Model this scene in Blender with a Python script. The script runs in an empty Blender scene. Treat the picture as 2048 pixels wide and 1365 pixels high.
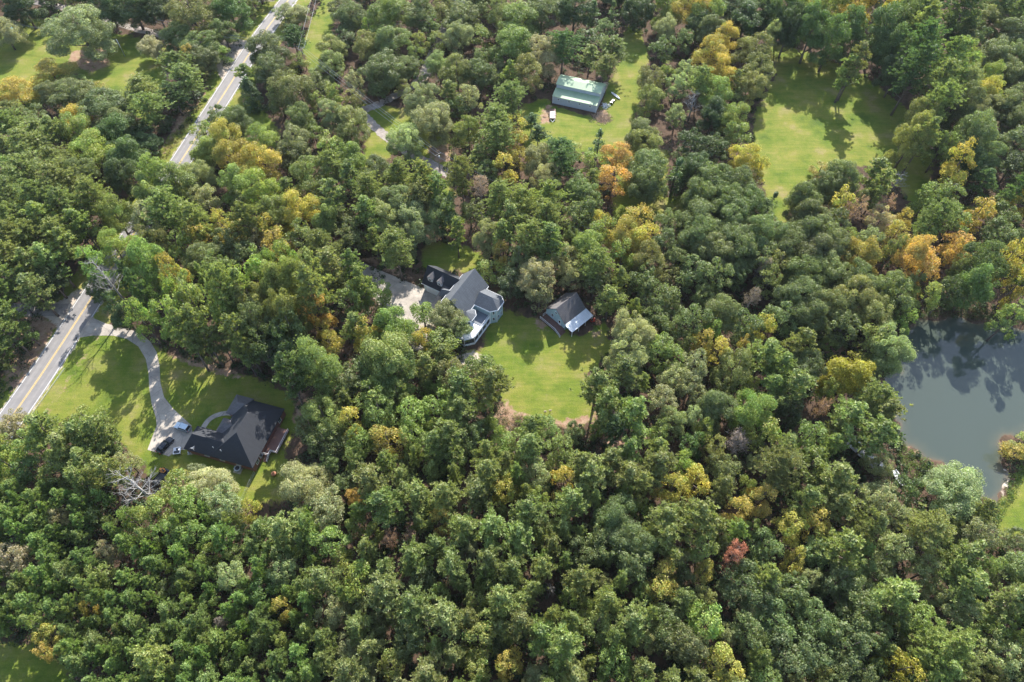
import bpy, math, random
import numpy as np
from mathutils import Vector, Matrix
D = bpy.data
SC = bpy.context.scene
C = SC.collection
rad = math.radians
PI = math.pi
random.seed(7)

# ------------------------------------------------------------------ camera, sky, sun, exposure
HCAM, FPX, PITCH = 165.0, 1365.0, 55.5
cam = D.cameras.new('camera'); cam.sensor_width = 36; cam.lens = 36*FPX/2048
cam.clip_start = 1; cam.clip_end = 8000
co = D.objects.new('camera', cam); C.objects.link(co)
co.location = (0, 0, HCAM); co.rotation_euler = (rad(90-PITCH), 0, 0)
SC.camera = co
SUN_EL, SUN_AZ = 37.0, 13.0          # azimuth clockwise from +Y
w = D.worlds.new('World'); SC.world = w; w.use_nodes = True
nt = w.node_tree; nt.nodes.clear()
sky = nt.nodes.new('ShaderNodeTexSky'); sky.sky_type = 'NISHITA'; sky.sun_disc = False
sky.sun_elevation = rad(SUN_EL); sky.sun_rotation = rad(SUN_AZ)
bg = nt.nodes.new('ShaderNodeBackground'); bg.inputs[1].default_value = 0.15
wo = nt.nodes.new('ShaderNodeOutputWorld')
tcw = nt.nodes.new('ShaderNodeTexCoord'); mpw = nt.nodes.new('ShaderNodeMapping'); mpw.inputs['Scale'].default_value = (1, 1, 1.6)
nzw = nt.nodes.new('ShaderNodeTexNoise'); nzw.inputs['Scale'].default_value = 3.2; nzw.inputs['Detail'].default_value = 7; nzw.inputs['Roughness'].default_value = .55
rmw = nt.nodes.new('ShaderNodeMapRange'); rmw.inputs[1].default_value = .47; rmw.inputs[2].default_value = .68; rmw.inputs[4].default_value = .6
mxw = nt.nodes.new('ShaderNodeMix'); mxw.data_type = 'RGBA'; mxw.inputs['B'].default_value = (3.6, 3.9, 4.3, 1)
nt.links.new(tcw.outputs['Generated'], mpw.inputs[0]); nt.links.new(mpw.outputs[0], nzw.inputs['Vector'])
nt.links.new(nzw.outputs[0], rmw.inputs[0]); nt.links.new(rmw.outputs[0], mxw.inputs['Factor'])
nt.links.new(sky.outputs[0], mxw.inputs['A']); nt.links.new(mxw.outputs['Result'], bg.inputs[0]); nt.links.new(bg.outputs[0], wo.inputs[0])
sl = D.lights.new('sun', 'SUN'); sl.energy = 4.6; sl.angle = rad(0.5); sl.color = (1, .95, .87)
so = D.objects.new('sun', sl); C.objects.link(so)
sd = Vector((math.sin(rad(SUN_AZ))*math.cos(rad(SUN_EL)), math.cos(rad(SUN_AZ))*math.cos(rad(SUN_EL)), math.sin(rad(SUN_EL))))
so.rotation_euler = sd.to_track_quat('Z', 'Y').to_euler()
SC.view_settings.view_transform = 'Standard'; SC.view_settings.look = 'None'
SC.view_settings.gamma = 1; SC.view_settings.exposure = 1.4
SC.render.engine = 'CYCLES'
SC.cycles.max_bounces = 6; SC.cycles.transparent_max_bounces = 4

cP, sP = math.cos(rad(PITCH)), math.sin(rad(PITCH))
def G(u, v, h=0.0):
    """photo pixel -> world x, y at height h"""
    x = (u-1024)/FPX; y = -(v-682.5)/FPX
    d = (x, cP+y*sP, -sP+y*cP); t = (h-HCAM)/d[2]
    return (d[0]*t, d[1]*t)
def PX(X, Y, Z):
    z = Z-HCAM; dep = Y*cP-z*sP; up = Y*sP+z*cP
    return (1024+FPX*X/dep, 682.5-FPX*up/dep, dep)

# ------------------------------------------------------------------ helpers
def tag(o, label=None, cat=None, group=None, kind=None):
    if label: o['label'] = label
    if cat: o['category'] = cat
    if group: o['group'] = group
    if kind: o['kind'] = kind
    return o
def thing(name, label, cat, loc=(0, 0, 0), rz=0, group=None):
    o = D.objects.new(name, None); C.objects.link(o); o.location = loc; o.rotation_euler = (0, 0, rz)
    o.empty_display_size = .3
    return tag(o, label, cat, group)
class MB:
    def __init__(s): s.v = []; s.f = []
    def add(s, vs, fs):
        n = len(s.v); s.v += [tuple(p) for p in vs]; s.f += [tuple(n+i for i in f) for f in fs]; return s
    def box(s, x0, x1, y0, y1, z0, z1):
        return s.add([(x0,y0,z0),(x1,y0,z0),(x1,y1,z0),(x0,y1,z0),(x0,y0,z1),(x1,y0,z1),(x1,y1,z1),(x0,y1,z1)],
                     [(0,3,2,1),(4,5,6,7),(0,1,5,4),(1,2,6,5),(2,3,7,6),(3,0,4,7)])
    def prism(s, pts, z0, z1):
        n = len(pts)
        return s.add([(p[0],p[1],z0) for p in pts]+[(p[0],p[1],z1) for p in pts],
                     [tuple(range(n))[::-1], tuple(range(n, 2*n))]+[(i,(i+1)%n,n+(i+1)%n,n+i) for i in range(n)])
    def slab(s, pts, t=.16):
        n = len(pts)
        return s.add([tuple(p) for p in pts]+[(p[0],p[1],p[2]-t) for p in pts],
                     [tuple(range(n)), tuple(range(n, 2*n))[::-1]]+[(i,n+i,n+(i+1)%n,(i+1)%n) for i in range(n)])
    def tube(s, pts, rr, n=6, cap=True):
        rings = []
        for i, p in enumerate(pts):
            p = Vector(p)
            d = (Vector(pts[min(i+1, len(pts)-1)])-Vector(pts[max(i-1, 0)]))
            if d.length < 1e-6: d = Vector((0,0,1))
            d.normalize()
            a = d.cross(Vector((0,0,1)) if abs(d.z) < .9 else Vector((1,0,0))).normalized(); b = d.cross(a)
            r = rr[i] if hasattr(rr, '__len__') else rr
            rings.append([p+(a*math.cos(2*PI*k/n)+b*math.sin(2*PI*k/n))*r for k in range(n)])
        vs = [q for R in rings for q in R]; fs = []
        for i in range(len(rings)-1):
            for k in range(n): fs.append((i*n+k, i*n+(k+1)%n, (i+1)*n+(k+1)%n, (i+1)*n+k))
        if cap: fs += [tuple(range(n))[::-1], tuple(range((len(rings)-1)*n, len(rings)*n))]
        return s.add(vs, fs)
    def cyl(s, c, r, ax, l, n=14):
        a = Vector(ax)*l/2; c = Vector(c); return s.tube([c-a, c+a], r, n)
    def mesh(s, name, m, smooth=False):
        me = D.meshes.new(name); me.from_pydata(s.v, [], s.f); me.materials.append(m)
        if smooth: me.polygons.foreach_set('use_smooth', [True]*len(me.polygons))
        me.update(); return me
    def build(s, name, m, parent=None, smooth=False):
        o = D.objects.new(name, s.mesh(name, m, smooth)); C.objects.link(o)
        if parent: o.parent = parent
        return o

# ------------------------------------------------------------------ materials
def mat(name):
    m = D.materials.new(name); m.use_nodes = True; n = m.node_tree
    return m, n, n.nodes['Principled BSDF']
def nd(n, t, **k):
    x = n.nodes.new(t)
    for a, b in k.items(): setattr(x, a, b)
    return x
def noise(n, sc, det=4, ro=.6, coord='Object', vec=None, stretch=None):
    if vec is None:
        tc = nd(n, 'ShaderNodeTexCoord'); vec = tc.outputs[coord]
    if stretch:
        mp = nd(n, 'ShaderNodeMapping'); mp.inputs['Scale'].default_value = stretch; n.links.new(vec, mp.inputs[0]); vec = mp.outputs[0]
    z = nd(n, 'ShaderNodeTexNoise'); z.inputs['Scale'].default_value = sc; z.inputs['Detail'].default_value = det; z.inputs['Roughness'].default_value = ro
    n.links.new(vec, z.inputs['Vector']); return z.outputs[0]
def ramp(n, src, stops):
    r = nd(n, 'ShaderNodeValToRGB'); e = r.color_ramp.elements
    while len(e) < len(stops): e.new(.5)
    for i, (p, c) in enumerate(stops): e[i].position = p; e[i].color = (*c, 1) if len(c) == 3 else c
    n.links.new(src, r.inputs[0]); return r.outputs[0]
def mix(n, fac, a, b, mode='MIX'):
    m = nd(n, 'ShaderNodeMix', data_type='RGBA', blend_type=mode)
    for s, k in ((fac, 'Factor'), (a, 'A'), (b, 'B')):
        if isinstance(s, (int, float)): m.inputs[k].default_value = s
        elif isinstance(s, tuple): m.inputs[k].default_value = (*s, 1)
        else: n.links.new(s, m.inputs[k])
    return m.outputs['Result']
def mth(n, op, a, b=0.):
    m = nd(n, 'ShaderNodeMath', operation=op)
    for i, s in enumerate((a, b)):
        if isinstance(s, (int, float)): m.inputs[i].default_value = s
        else: n.links.new(s, m.inputs[i])
    return m.outputs[0]
def bump(n, b, h, st=.5, dist=.1):
    x = nd(n, 'ShaderNodeBump'); x.inputs['Strength'].default_value = st; x.inputs['Distance'].default_value = dist
    n.links.new(h, x.inputs['Height']); n.links.new(x.outputs[0], b.inputs['Normal'])
def simple(name, col, rough=.6, sc=3., var=.25, metal=0., bmp=0.):
    m, n, b = mat(name)
    f = noise(n, sc, 5)
    c = ramp(n, f, [(.3, tuple(x*(1-var) for x in col)), (.7, tuple(min(1, x*(1+var)) for x in col))])
    n.links.new(c, b.inputs['Base Color']); b.inputs['Roughness'].default_value = rough; b.inputs['Metallic'].default_value = metal
    if bmp: bump(n, b, f, bmp)
    return m

def leaf_mat():
    m, n, b = mat('foliage')
    oi = nd(n, 'ShaderNodeObjectInfo')
    at = nd(n, 'ShaderNodeAttribute', attribute_name='v')
    c = mix(n, 1., oi.outputs['Color'], at.outputs['Color'], 'MULTIPLY')
    n.links.new(c, b.inputs['Base Color']); b.inputs['Roughness'].default_value = .5
    b.inputs['Specular IOR Level'].default_value = .38
    tr = nd(n, 'ShaderNodeBsdfTranslucent'); c2 = mix(n, 1., c, (1.15, 1.2, .55), 'MULTIPLY'); n.links.new(c2, tr.inputs[0])
    mx = nd(n, 'ShaderNodeMixShader'); mx.inputs[0].default_value = .42
    n.links.new(b.outputs[0], mx.inputs[1]); n.links.new(tr.outputs[0], mx.inputs[2])
    n.links.new(mx.outputs[0], n.nodes['Material Output'].inputs[0]); return m
LEAF = leaf_mat()
BARK = simple('bark', (.13, .10, .085), .9, 2.5, .5)
DEADWOOD = simple('dead_wood', (.27, .255, .24), .85, 2.0, .35)
BURNT = simple('brown_wood', (.2, .14, .12), .9, 2.0, .4)
WHITE = simple('white_paint', (.74, .75, .76), .5, 1.5, .06)
GREY = simple('grey_paint', (.33, .35, .37), .55, 2, .12)
BLACK = simple('black_paint', (.02, .022, .025), .25, 2, .2)
RUBBER = simple('rubber', (.03, .03, .03), .8, 5, .2)
GLASS = simple('window_glass', (.025, .03, .035), .08, 1, .2)
SCREEN = simple('insect_screen', (.05, .055, .06), .5, 4, .2)
REDPAINT = simple('red_paint', (.5, .06, .03), .4, 3, .2)
WOOD = simple('brown_deck', (.13, .065, .05), .7, 4, .3)
RUST = simple('rust', (.25, .12, .08), .8, 4, .4)
STEEL = simple('galvanised', (.4, .42, .44), .4, 2, .15, .6)
TARP = simple('blue_tarp', (.1, .42, .6), .5, 2, .15)
LAMPRED = simple('tail_lamp', (.45, .02, .02), .3, 2, .1)
LAMPW = simple('head_lamp', (.7, .72, .72), .2, 2, .1)
STRAW = simple('straw', (.42, .3, .2), .9, 5, .35)

def siding(name, col, vert=False):
    m, n, b = mat(name)
    tc = nd(n, 'ShaderNodeTexCoord'); sp = nd(n, 'ShaderNodeSeparateXYZ'); n.links.new(tc.outputs['Object'], sp.inputs[0])
    src = mth(n, 'ADD', sp.outputs[0], sp.outputs[1]) if vert else sp.outputs[2]
    f = mth(n, 'FRACT', mth(n, 'MULTIPLY', src, 3.3 if vert else 5.5))
    line = mth(n, 'GREATER_THAN', f, .86)
    z = noise(n, .8, 5)
    c = ramp(n, z, [(.3, tuple(x*.88 for x in col)), (.7, col)])
    c = mix(n, mth(n, 'MULTIPLY', line, .35), c, tuple(x*.5 for x in col))
    n.links.new(c, b.inputs['Base Color']); b.inputs['Roughness'].default_value = .55; bump(n, b, f, .4, .03); return m
BLUESIDE = siding('pale_blue_siding', (.42, .54, .58))
GREYSIDE = siding('pale_grey_siding', (.46, .50, .56), True)
WHITESIDE = siding('white_siding', (.68, .70, .74))
def shingle(name, a, bb):
    m, n, b = mat(name)
    z1 = noise(n, .7, 6, .7); z2 = noise(n, 9, 3, .8)
    br = nd(n, 'ShaderNodeTexBrick'); br.inputs['Scale'].default_value = 1.; br.inputs['Brick Width'].default_value = .9; br.inputs['Row Height'].default_value = .28
    br.inputs['Mortar Size'].default_value = .03; br.inputs['Color1'].default_value = (1, 1, 1, 1); br.inputs['Color2'].default_value = (.72, .72, .72, 1); br.inputs['Mortar'].default_value = (.45, .45, .45, 1)
    tc = nd(n, 'ShaderNodeTexCoord'); n.links.new(tc.outputs['Object'], br.inputs['Vector'])
    c = mix(n, z1, a, bb); c = mix(n, .8, c, br.outputs[0], 'MULTIPLY'); c = mix(n, .5, c, ramp(n, z2, [(.3, (.5, .5, .5)), (.7, (1.4, 1.4, 1.4))]), 'MULTIPLY')
    n.links.new(c, b.inputs['Base Color']); b.inputs['Roughness'].default_value = .8; return m
SHINGLE = shingle('charcoal_shingle', (.08, .092, .108), (.125, .135, .15))
SHINGLE_SHADE = shingle('shade_dark_shingle', (.018, .022, .032), (.032, .035, .041))  # shade of slopes turned from the sun, put into a darker shingle colour
SHINGLEC = shingle('weathered_shingle', (.10, .10, .11), (.19, .17, .165))
def metalroof(name, col):
    m, n, b = mat(name)
    tc = nd(n, 'ShaderNodeTexCoord'); sp = nd(n, 'ShaderNodeSeparateXYZ'); n.links.new(tc.outputs['Object'], sp.inputs[0])
    f = mth(n, 'FRACT', mth(n, 'MULTIPLY', sp.outputs[0], 1.6)); line = mth(n, 'GREATER_THAN', f, .88)
    c = ramp(n, noise(n, .6, 6, .7), [(.3, tuple(x*.8 for x in col)), (.65, col)])
    c = mix(n, mth(n, 'MULTIPLY', line, .3), c, tuple(x*.5 for x in col))
    n.links.new(c, b.inputs['Base Color']); b.inputs['Roughness'].default_value = .45; b.inputs['Metallic'].default_value = .1; return m
GREENROOF = metalroof('green_metal_roof', (.27, .37, .23))
WHITEROOF = metalroof('white_metal_roof', (.6, .64, .68))
def brickm():
    m, n, b = mat('red_brick')
    tc = nd(n, 'ShaderNodeTexCoord'); mp = nd(n, 'ShaderNodeMapping'); mp.inputs['Rotation'].default_value = (rad(90), 0, 0); n.links.new(tc.outputs['Object'], mp.inputs[0])
    br = nd(n, 'ShaderNodeTexBrick'); br.inputs['Scale'].default_value = 3; br.inputs['Color1'].default_value = (.24, .09, .07, 1); br.inputs['Color2'].default_value = (.17, .06, .05, 1); br.inputs['Mortar'].default_value = (.3, .24, .2, 1)
    n.links.new(mp.outputs[0], br.inputs['Vector']); n.links.new(br.outputs[0], b.inputs['Base Color']); b.inputs['Roughness'].default_value = .85; return m
BRICK = brickm()
def concrete():
    m, n, b = mat('concrete')
    c = ramp(n, noise(n, .22, 8, .7), [(.3, (.22, .19, .165)), (.5, (.33, .295, .25)), (.72, (.46, .41, .35))])
    c = mix(n, .5, c, ramp(n, noise(n, 4, 4, .7), [(.3, (.7, .7, .7)), (.7, (1.15, 1.12, 1.1))]), 'MULTIPLY')
    tc = nd(n, 'ShaderNodeTexCoord'); vo = nd(n, 'ShaderNodeTexVoronoi', feature='DISTANCE_TO_EDGE'); vo.inputs['Scale'].default_value = .28
    n.links.new(tc.outputs['Object'], vo.inputs['Vector'])
    c = mix(n, mth(n, 'MULTIPLY', mth(n, 'LESS_THAN', vo.outputs[0], .012), .5), c, (.12, .11, .10))
    n.links.new(c, b.inputs['Base Color']); b.inputs['Roughness'].default_value = .85; return m
CONC = concrete()
def asphalt():
    m, n, b = mat('asphalt')
    tc = nd(n, 'ShaderNodeTexCoord'); uv = tc.outputs['UV']; sp = nd(n, 'ShaderNodeSeparateXYZ'); n.links.new(uv, sp.inputs[0])
    # two worn wheel tracks per lane: uv.x runs across the road
    s = mth(n, 'ABSOLUTE', mth(n, 'SINE', mth(n, 'MULTIPLY', sp.outputs[0], PI*4)))
    base = ramp(n, noise(n, .35, 8, .7), [(.3, (.175, .165, .16)), (.7, (.25, .235, .228))])
    c = mix(n, mth(n, 'MULTIPLY', s, .38), base, (.14, .135, .138))
    c = mix(n, .4, c, ramp(n, noise(n, 6, 3, .8), [(.3, (.75, .75, .75)), (.7, (1.2, 1.2, 1.2))]), 'MULTIPLY')
    st = noise(n, 1., 6, .75, vec=uv, stretch=(14, .35, 1)); c = mix(n, .6, c, ramp(n, st, [(.35, (.75, .75, .75)), (.65, (1.12, 1.12, 1.12))]), 'MULTIPLY')
    n.links.new(c, b.inputs['Base Color']); b.inputs['Roughness'].default_value = .8; return m
ASPH = asphalt()
def paint(name, col):
    m, n, b = mat(name)
    c = ramp(n, noise(n, 2.5, 6, .8), [(.36, tuple(x*.55 for x in col)), (.55, col)])
    n.links.new(c, b.inputs['Base Color']); b.inputs['Roughness'].default_value = .7; return m
YLINE = paint('yellow_line', (.62, .42, .10)); WLINE = paint('white_line', (.62, .62, .6))
def gravel():
    m, n, b = mat('gravel')
    c = ramp(n, noise(n, .5, 8, .75), [(.3, (.15, .11, .09)), (.5, (.27, .235, .21)), (.7, (.40, .36, .33))])
    c = mix(n, .6, c, ramp(n, noise(n, 5, 4, .8), [(.3, (.65, .65, .65)), (.7, (1.2, 1.2, 1.2))]), 'MULTIPLY')
    n.links.new(c, b.inputs['Base Color']); b.inputs['Roughness'].default_value = .95; return m
GRAVEL = gravel()
def groundmat():
    m, n, b = mat('ground')
    tc = nd(n, 'ShaderNodeTexCoord'); P = tc.outputs['Object']
    at = nd(n, 'ShaderNodeAttribute', attribute_name='zone'); sp = nd(n, 'ShaderNodeSeparateColor'); n.links.new(at.outputs['Color'], sp.inputs[0])
    def gate(ch, sc, amp):
        v = mth(n, 'ADD', ch, mth(n, 'MULTIPLY', mth(n, 'SUBTRACT', noise(n, sc, 6, .7, vec=P), .5), amp))
        r = nd(n, 'ShaderNodeMapRange'); r.inputs[1].default_value = .42; r.inputs[2].default_value = .58; n.links.new(v, r.inputs[0]); return r.outputs[0]
    litter = ramp(n, noise(n, .35, 8, .75, vec=P), [(.25, (.03, .022, .015)), (.42, (.065, .043, .028)), (.58, (.11, .07, .048)), (.68, (.05, .05, .024)), (.8, (.17, .11, .08))])
    fine = ramp(n, noise(n, 3.2, 6, .85, vec=P), [(.28, (.55, .55, .55)), (.72, (1.35, 1.35, 1.35))])
    g1 = ramp(n, noise(n, .11, 6, .62, vec=P), [(.3, (.068, .108, .016)), (.43, (.122, .158, .020)), (.56, (.175, .182, .034)), (.7, (.24, .20, .085))])
    mow = noise(n, .5, 4, .6, vec=P, stretch=(.25, 2.2, 1))
    g1 = mix(n, .34, g1, ramp(n, mow, [(.35, (.62, .7, .62)), (.65, (1.3, 1.22, 1.2))]), 'MULTIPLY')
    g1 = mix(n, mth(n, 'MULTIPLY', mth(n, 'GREATER_THAN', noise(n, .9, 8, .8, vec=P), .60), .55), g1, (.21, .165, .09))
    patch = ramp(n, noise(n, .05, 5, .6, vec=P), [(.35, (.8, .95, .8)), (.6, (1.1, 1.05, 1.1))])
    g1 = mix(n, .8, g1, patch, 'MULTIPLY')
    clay = ramp(n, noise(n, .5, 8, .75, vec=P), [(.3, (.20, .10, .06)), (.5, (.30, .195, .13)), (.7, (.38, .28, .20))])
    sand = ramp(n, noise(n, .5, 8, .75, vec=P), [(.3, (.36, .29, .22)), (.7, (.52, .45, .38))])
    c = mix(n, gate(sp.outputs[0], .30, 1.5), litter, g1)
    c = mix(n, gate(sp.outputs[1], .45, 1.1), c, clay)
    c = mix(n, gate(sp.outputs[2], .6, 1.1), c, sand)
    c = mix(n, .9, c, fine, 'MULTIPLY')
    n.links.new(c, b.inputs['Base Color']); b.inputs['Roughness'].default_value = .95; b.inputs['Specular IOR Level'].default_value = .2
    bump(n, b, noise(n, 2.2, 6, .8, vec=P), .8, .25); return m
GROUND = groundmat()
def watermat():
    m, n, b = mat('water')
    at = nd(n, 'ShaderNodeAttribute', attribute_name='shallow')
    f = mth(n, 'ADD', at.outputs['Fac'], mth(n, 'MULTIPLY', mth(n, 'SUBTRACT', noise(n, .12, 4), .5), .25))
    c = ramp(n, f, [(.05, (.052, .066, .055)), (.6, (.066, .075, .058)), (.98, (.11, .09, .06))])
    n.links.new(c, b.inputs['Base Color']); b.inputs['Roughness'].default_value = .03; b.inputs['IOR'].default_value = 1.42
    bump(n, b, noise(n, 1.6, 4), .25, .02); return m
WATER = watermat()

# ------------------------------------------------------------------ ground, pond
def poly(pts): return np.array([G(*p) for p in pts])
def sdf(P, X, Y):
    """signed distance to polygon, negative inside"""
    d = np.full(X.shape, 1e9); ins = np.zeros(X.shape, bool); n = len(P)
    for i in range(n):
        ax, ay = P[i]; bx, by = P[(i+1) % n]
        ex, ey = bx-ax, by-ay; t = np.clip(((X-ax)*ex+(Y-ay)*ey)/(ex*ex+ey*ey+1e-9), 0, 1)
        d = np.minimum(d, np.hypot(X-ax-t*ex, Y-ay-t*ey))
        c = ((ay > Y) != (by > Y)); xx = ax+(Y-ay)*ex/(ey if abs(ey) > 1e-9 else 1e-9)
        ins ^= (c & (X < xx))
    return np.where(ins, -d, d)
def inpx(pts, u, v):
    r = False; n = len(pts)
    for i in range(n):
        a = pts[i]; b = pts[(i+1) % n]
        if (a[1] > v) != (b[1] > v) and u < a[0]+(v-a[1])*(b[0]-a[0])/(b[1]-a[1]): r = not r
    return r
LAWNS = {
 'left': [(-80,60),(0,50),(60,35),(120,45),(300,78),(340,95),(350,130),(335,180),(318,235),(300,262),(258,222),(230,205),(180,168),(150,150),(110,170),(92,205),(60,240),(30,245),(-80,220)],
 'top_mid': [(598,90),(640,0),(650,-40),(690,-40),(676,0),(668,60),(645,125),(618,150)],
 'mid': [(455,200),(510,190),(545,235),(562,262),(556,300),(530,290),(498,262),(465,240)],
 'drive_side': [(700,205),(830,215),(870,240),(905,270),(900,330),(880,345),(800,300),(745,345),(715,330),(735,270)],
 'front': [(860,370),(905,355),(912,420),(905,475),(885,455)],
 'barn_yard': [(1030,215),(1095,190),(1105,210),(1195,236),(1212,170),(1235,120),(1250,50),(1285,60),(1300,110),(1283,200),(1268,250),(1255,290),(1340,300),(1335,390),(1290,445),(1240,440),(1225,320),(1150,305),(1045,298)],
 'meadow': [(1530,85),(1590,95),(1660,120),(1730,150),(1800,205),(1850,250),(1870,330),(1845,450),(1800,380),(1740,335),(1680,330),(1620,360),(1590,400),(1570,455),(1545,440),(1525,370),(1500,320),(1508,225),(1550,150)],
 'gap': [(1225,385),(1290,400),(1400,385),(1400,430),(1330,445),(1225,440)],
 'yard': [(985,610),(1090,640),(1160,670),(1215,640),(1225,700),(1180,750),(1195,835),(1150,862),(1060,850),(1010,825),(985,760),(930,725),(925,695),(960,700)],
 'behind': [(835,500),(870,482),(965,500),(975,545),(900,545),(850,540)],
 'brick': [(55,832),(110,760),(165,672),(240,655),(330,700),(430,735),(540,762),(590,800),(600,850),(570,905),(640,960),(560,1012),(480,1005),(420,960),(300,960),(240,890),(160,835),(100,860)],
 'corner': [(-150,1250),(0,1278),(60,1285),(120,1310),(150,1345),(170,1500),(-150,1500)],
 'pond_side': [(1992,1005),(2048,930),(2150,880),(2300,900),(2300,1100),(2048,1075),(1985,1075)],
 'far_right': [(1815,360),(1890,410),(1960,410),(1990,390),(1960,440),(1830,460)],
}
POND = [(1800,662),(1836,636),(1900,636),(1960,640),(2048,652),(2200,680),(2280,760),(2220,840),(2110,860),(2048,868),(2020,878),(2000,895),(2004,925),(2015,955),(2012,985),(1998,1008),(1970,995),(1930,960),(1880,930),(1842,912),(1815,892),(1794,862),(1786,830),(1762,790),(1750,765),(1785,745),(1808,700)]
CLAY = [[(1000,785),(1040,820),(1100,838),(1190,825),(1195,845),(1150,862),(1060,850),(1005,830)], [(995,800),(1040,820),(1030,850),(1000,930),(975,935),(968,860)], [(590,770),(640,800),(640,850),(580,850)], [(1193,220),(1222,216),(1218,248),(1188,250)], [(320,130),(345,100),(350,160),(330,175)],
        [(140,100),(215,95),(225,130),(180,150),(130,130)], [(1060,640),(1090,630),(1100,660),(1075,665)], [(1170,660),(1210,655),(1190,690)], [(1180,820),(1270,790),(1300,880),(1230,910),(1190,880)],
        [(1080,215),(1105,205),(1105,250),(1075,250)], [(850,290),(905,285),(905,325),(860,330)], [(700,515),(760,510),(840,560),(800,560)], [(310,700),(420,720),(530,765),(450,760),(350,725)],
        [(30,600),(110,590),(125,640),(60,760),(10,800),(0,720)], [(355,225),(410,165),(420,180),(360,262),(330,290)], [(1640,680),(1700,680),(1690,730),(1640,710)]]
SAND = [[(905,715),(945,700),(968,712),(945,735),(915,735)], [(60,620),(120,600),(160,575),(168,585),(118,665),(95,640)], [(420,110),(450,75),(500,82),(450,165),(440,160)], [(700,540),(800,560),(850,600),(890,690),(790,650)],
        [(1990,925),(2020,940),(2022,970),(2005,1000),(1998,960)], [(835,150),(885,40),(900,60),(880,110),(850,170)], [(1165,160),(1220,165),(1212,185),(1190,185)]]
ROADL = [G(*p) for p in [(0,828),(63,740),(167,583),(345,317),(390,247),(447,160),(493,87),(560,0)]]
def smooth_path(pts, k=3):
    for _ in range(k):
        q = [pts[0]]
        for a, b in zip(pts, pts[1:]): q += [(a[0]*.75+b[0]*.25, a[1]*.75+b[1]*.25), (a[0]*.25+b[0]*.75, a[1]*.25+b[1]*.75)]
        q.append(pts[-1]); pts = q
    return pts
def ext(pts, l):
    a, b = Vector(pts[0]), Vector(pts[1]); c, d = Vector(pts[-1]), Vector(pts[-2])
    return [tuple(a+(a-b).normalized()*l)]+list(pts)+[tuple(c+(c-d).normalized()*l)]
def offset(pts, o):
    r = []
    for i, p in enumerate(pts):
        a = Vector(pts[max(0, i-1)]); b = Vector(pts[min(len(pts)-1, i+1)]); d = (b-a).normalized()
        r.append((p[0]+d.y*o, p[1]-d.x*o))
    return r
RC = smooth_path(ext(offset(ROADL, 3.75), 250), 2)       # road centre line
RCA = np.array(RC)
def road_dist(x, y):
    d = 1e9
    for (ax, ay), (bx, by) in zip(RC, RC[1:]):
        ex, ey = bx-ax, by-ay; t = min(1, max(0, ((x-ax)*ex+(y-ay)*ey)/(ex*ex+ey*ey))); d = min(d, math.hypot(x-ax-t*ex, y-ay-t*ey))
    return d
xs = np.concatenate([[-4000, -1500, -700, -400], np.arange(-290, 290.1, 1.25), [400, 700, 1500, 4000]])
ys = np.concatenate([[-3000, -800, -200, -60], np.arange(-10, 345.1, 1.25), [420, 600, 1000, 2000, 6000]])
X, Y = np.meshgrid(xs, ys); NX, NY = len(xs), len(ys)
pondP = poly(POND); sp_ = sdf(pondP, X, Y)
wob = lambda X, Y: .8*np.sin(X*.55+Y*.21)+.6*np.sin(Y*.9-X*.37+1)+.4*np.sin(X*1.7+Y*1.3)
sp_ = sp_+wob(X, Y)
def sst(a, b, x): t = np.clip((x-a)/(b-a), 0, 1); return t*t*(3-2*t)
Z = -1.9*sst(1.2, -5, sp_)
zr = np.zeros(X.shape); zg = np.zeros(X.shape); zb = np.zeros(X.shape); which = np.zeros(X.shape, int)
lawnsd = {}
for k, p in LAWNS.items():
    P = poly(p); s = sdf(P, X, Y); lawnsd[k] = s
    zr = np.maximum(zr, sst(3.5, -4.5, s))
rd = np.full(X.shape, 1e9)
for (ax, ay), (bx, by) in zip(RC, RC[1:]):
    ex, ey = bx-ax, by-ay; t = np.clip(((X-ax)*ex+(Y-ay)*ey)/(ex*ex+ey*ey), 0, 1); rd = np.minimum(rd, np.hypot(X-ax-t*ex, Y-ay-t*ey))
zr = np.maximum(zr, sst(12, 8.5, rd))
for p in CLAY: zg = np.maximum(zg, .62*sst(2, -2, sdf(poly(p), X, Y)))
zg = np.maximum(zg, .40*sst(16, 9, rd)*sst(5, 8, rd))
zg = np.maximum(zg, .45*sst(1.2, -.5, sp_))
for p in SAND: zb = np.maximum(zb, .75*sst(1.5, -1.5, sdf(poly(p), X, Y)))
zb = np.maximum(zb, .52*sst(5.6, 4.2, rd))
V = np.stack([X, Y, Z], -1).reshape(-1, 3)
col = np.stack([zr, zg, zb, np.ones_like(zr)], -1).reshape(-1, 4)
ii, jj = np.meshgrid(np.arange(NX-1), np.arange(NY-1)); base = (jj*NX+ii)
quads = np.stack([base, base+1, base+1+NX, base+NX], -1).reshape(-1, 4)
cx = (X[:-1, :-1]+X[1:, 1:])/2; cy = (Y[:-1, :-1]+Y[1:, 1:])/2
owner = np.zeros(cx.shape, int); names = ['ground', 'meadow', 'lawn', 'road_verge']
own = lambda s: (s[:-1, :-1] < 0)
for k, s in lawnsd.items(): owner[own(s)] = 1 if k == 'meadow' else 2
owner[own(rd-9.5)] = 3
owner = owner.reshape(-1)
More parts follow.
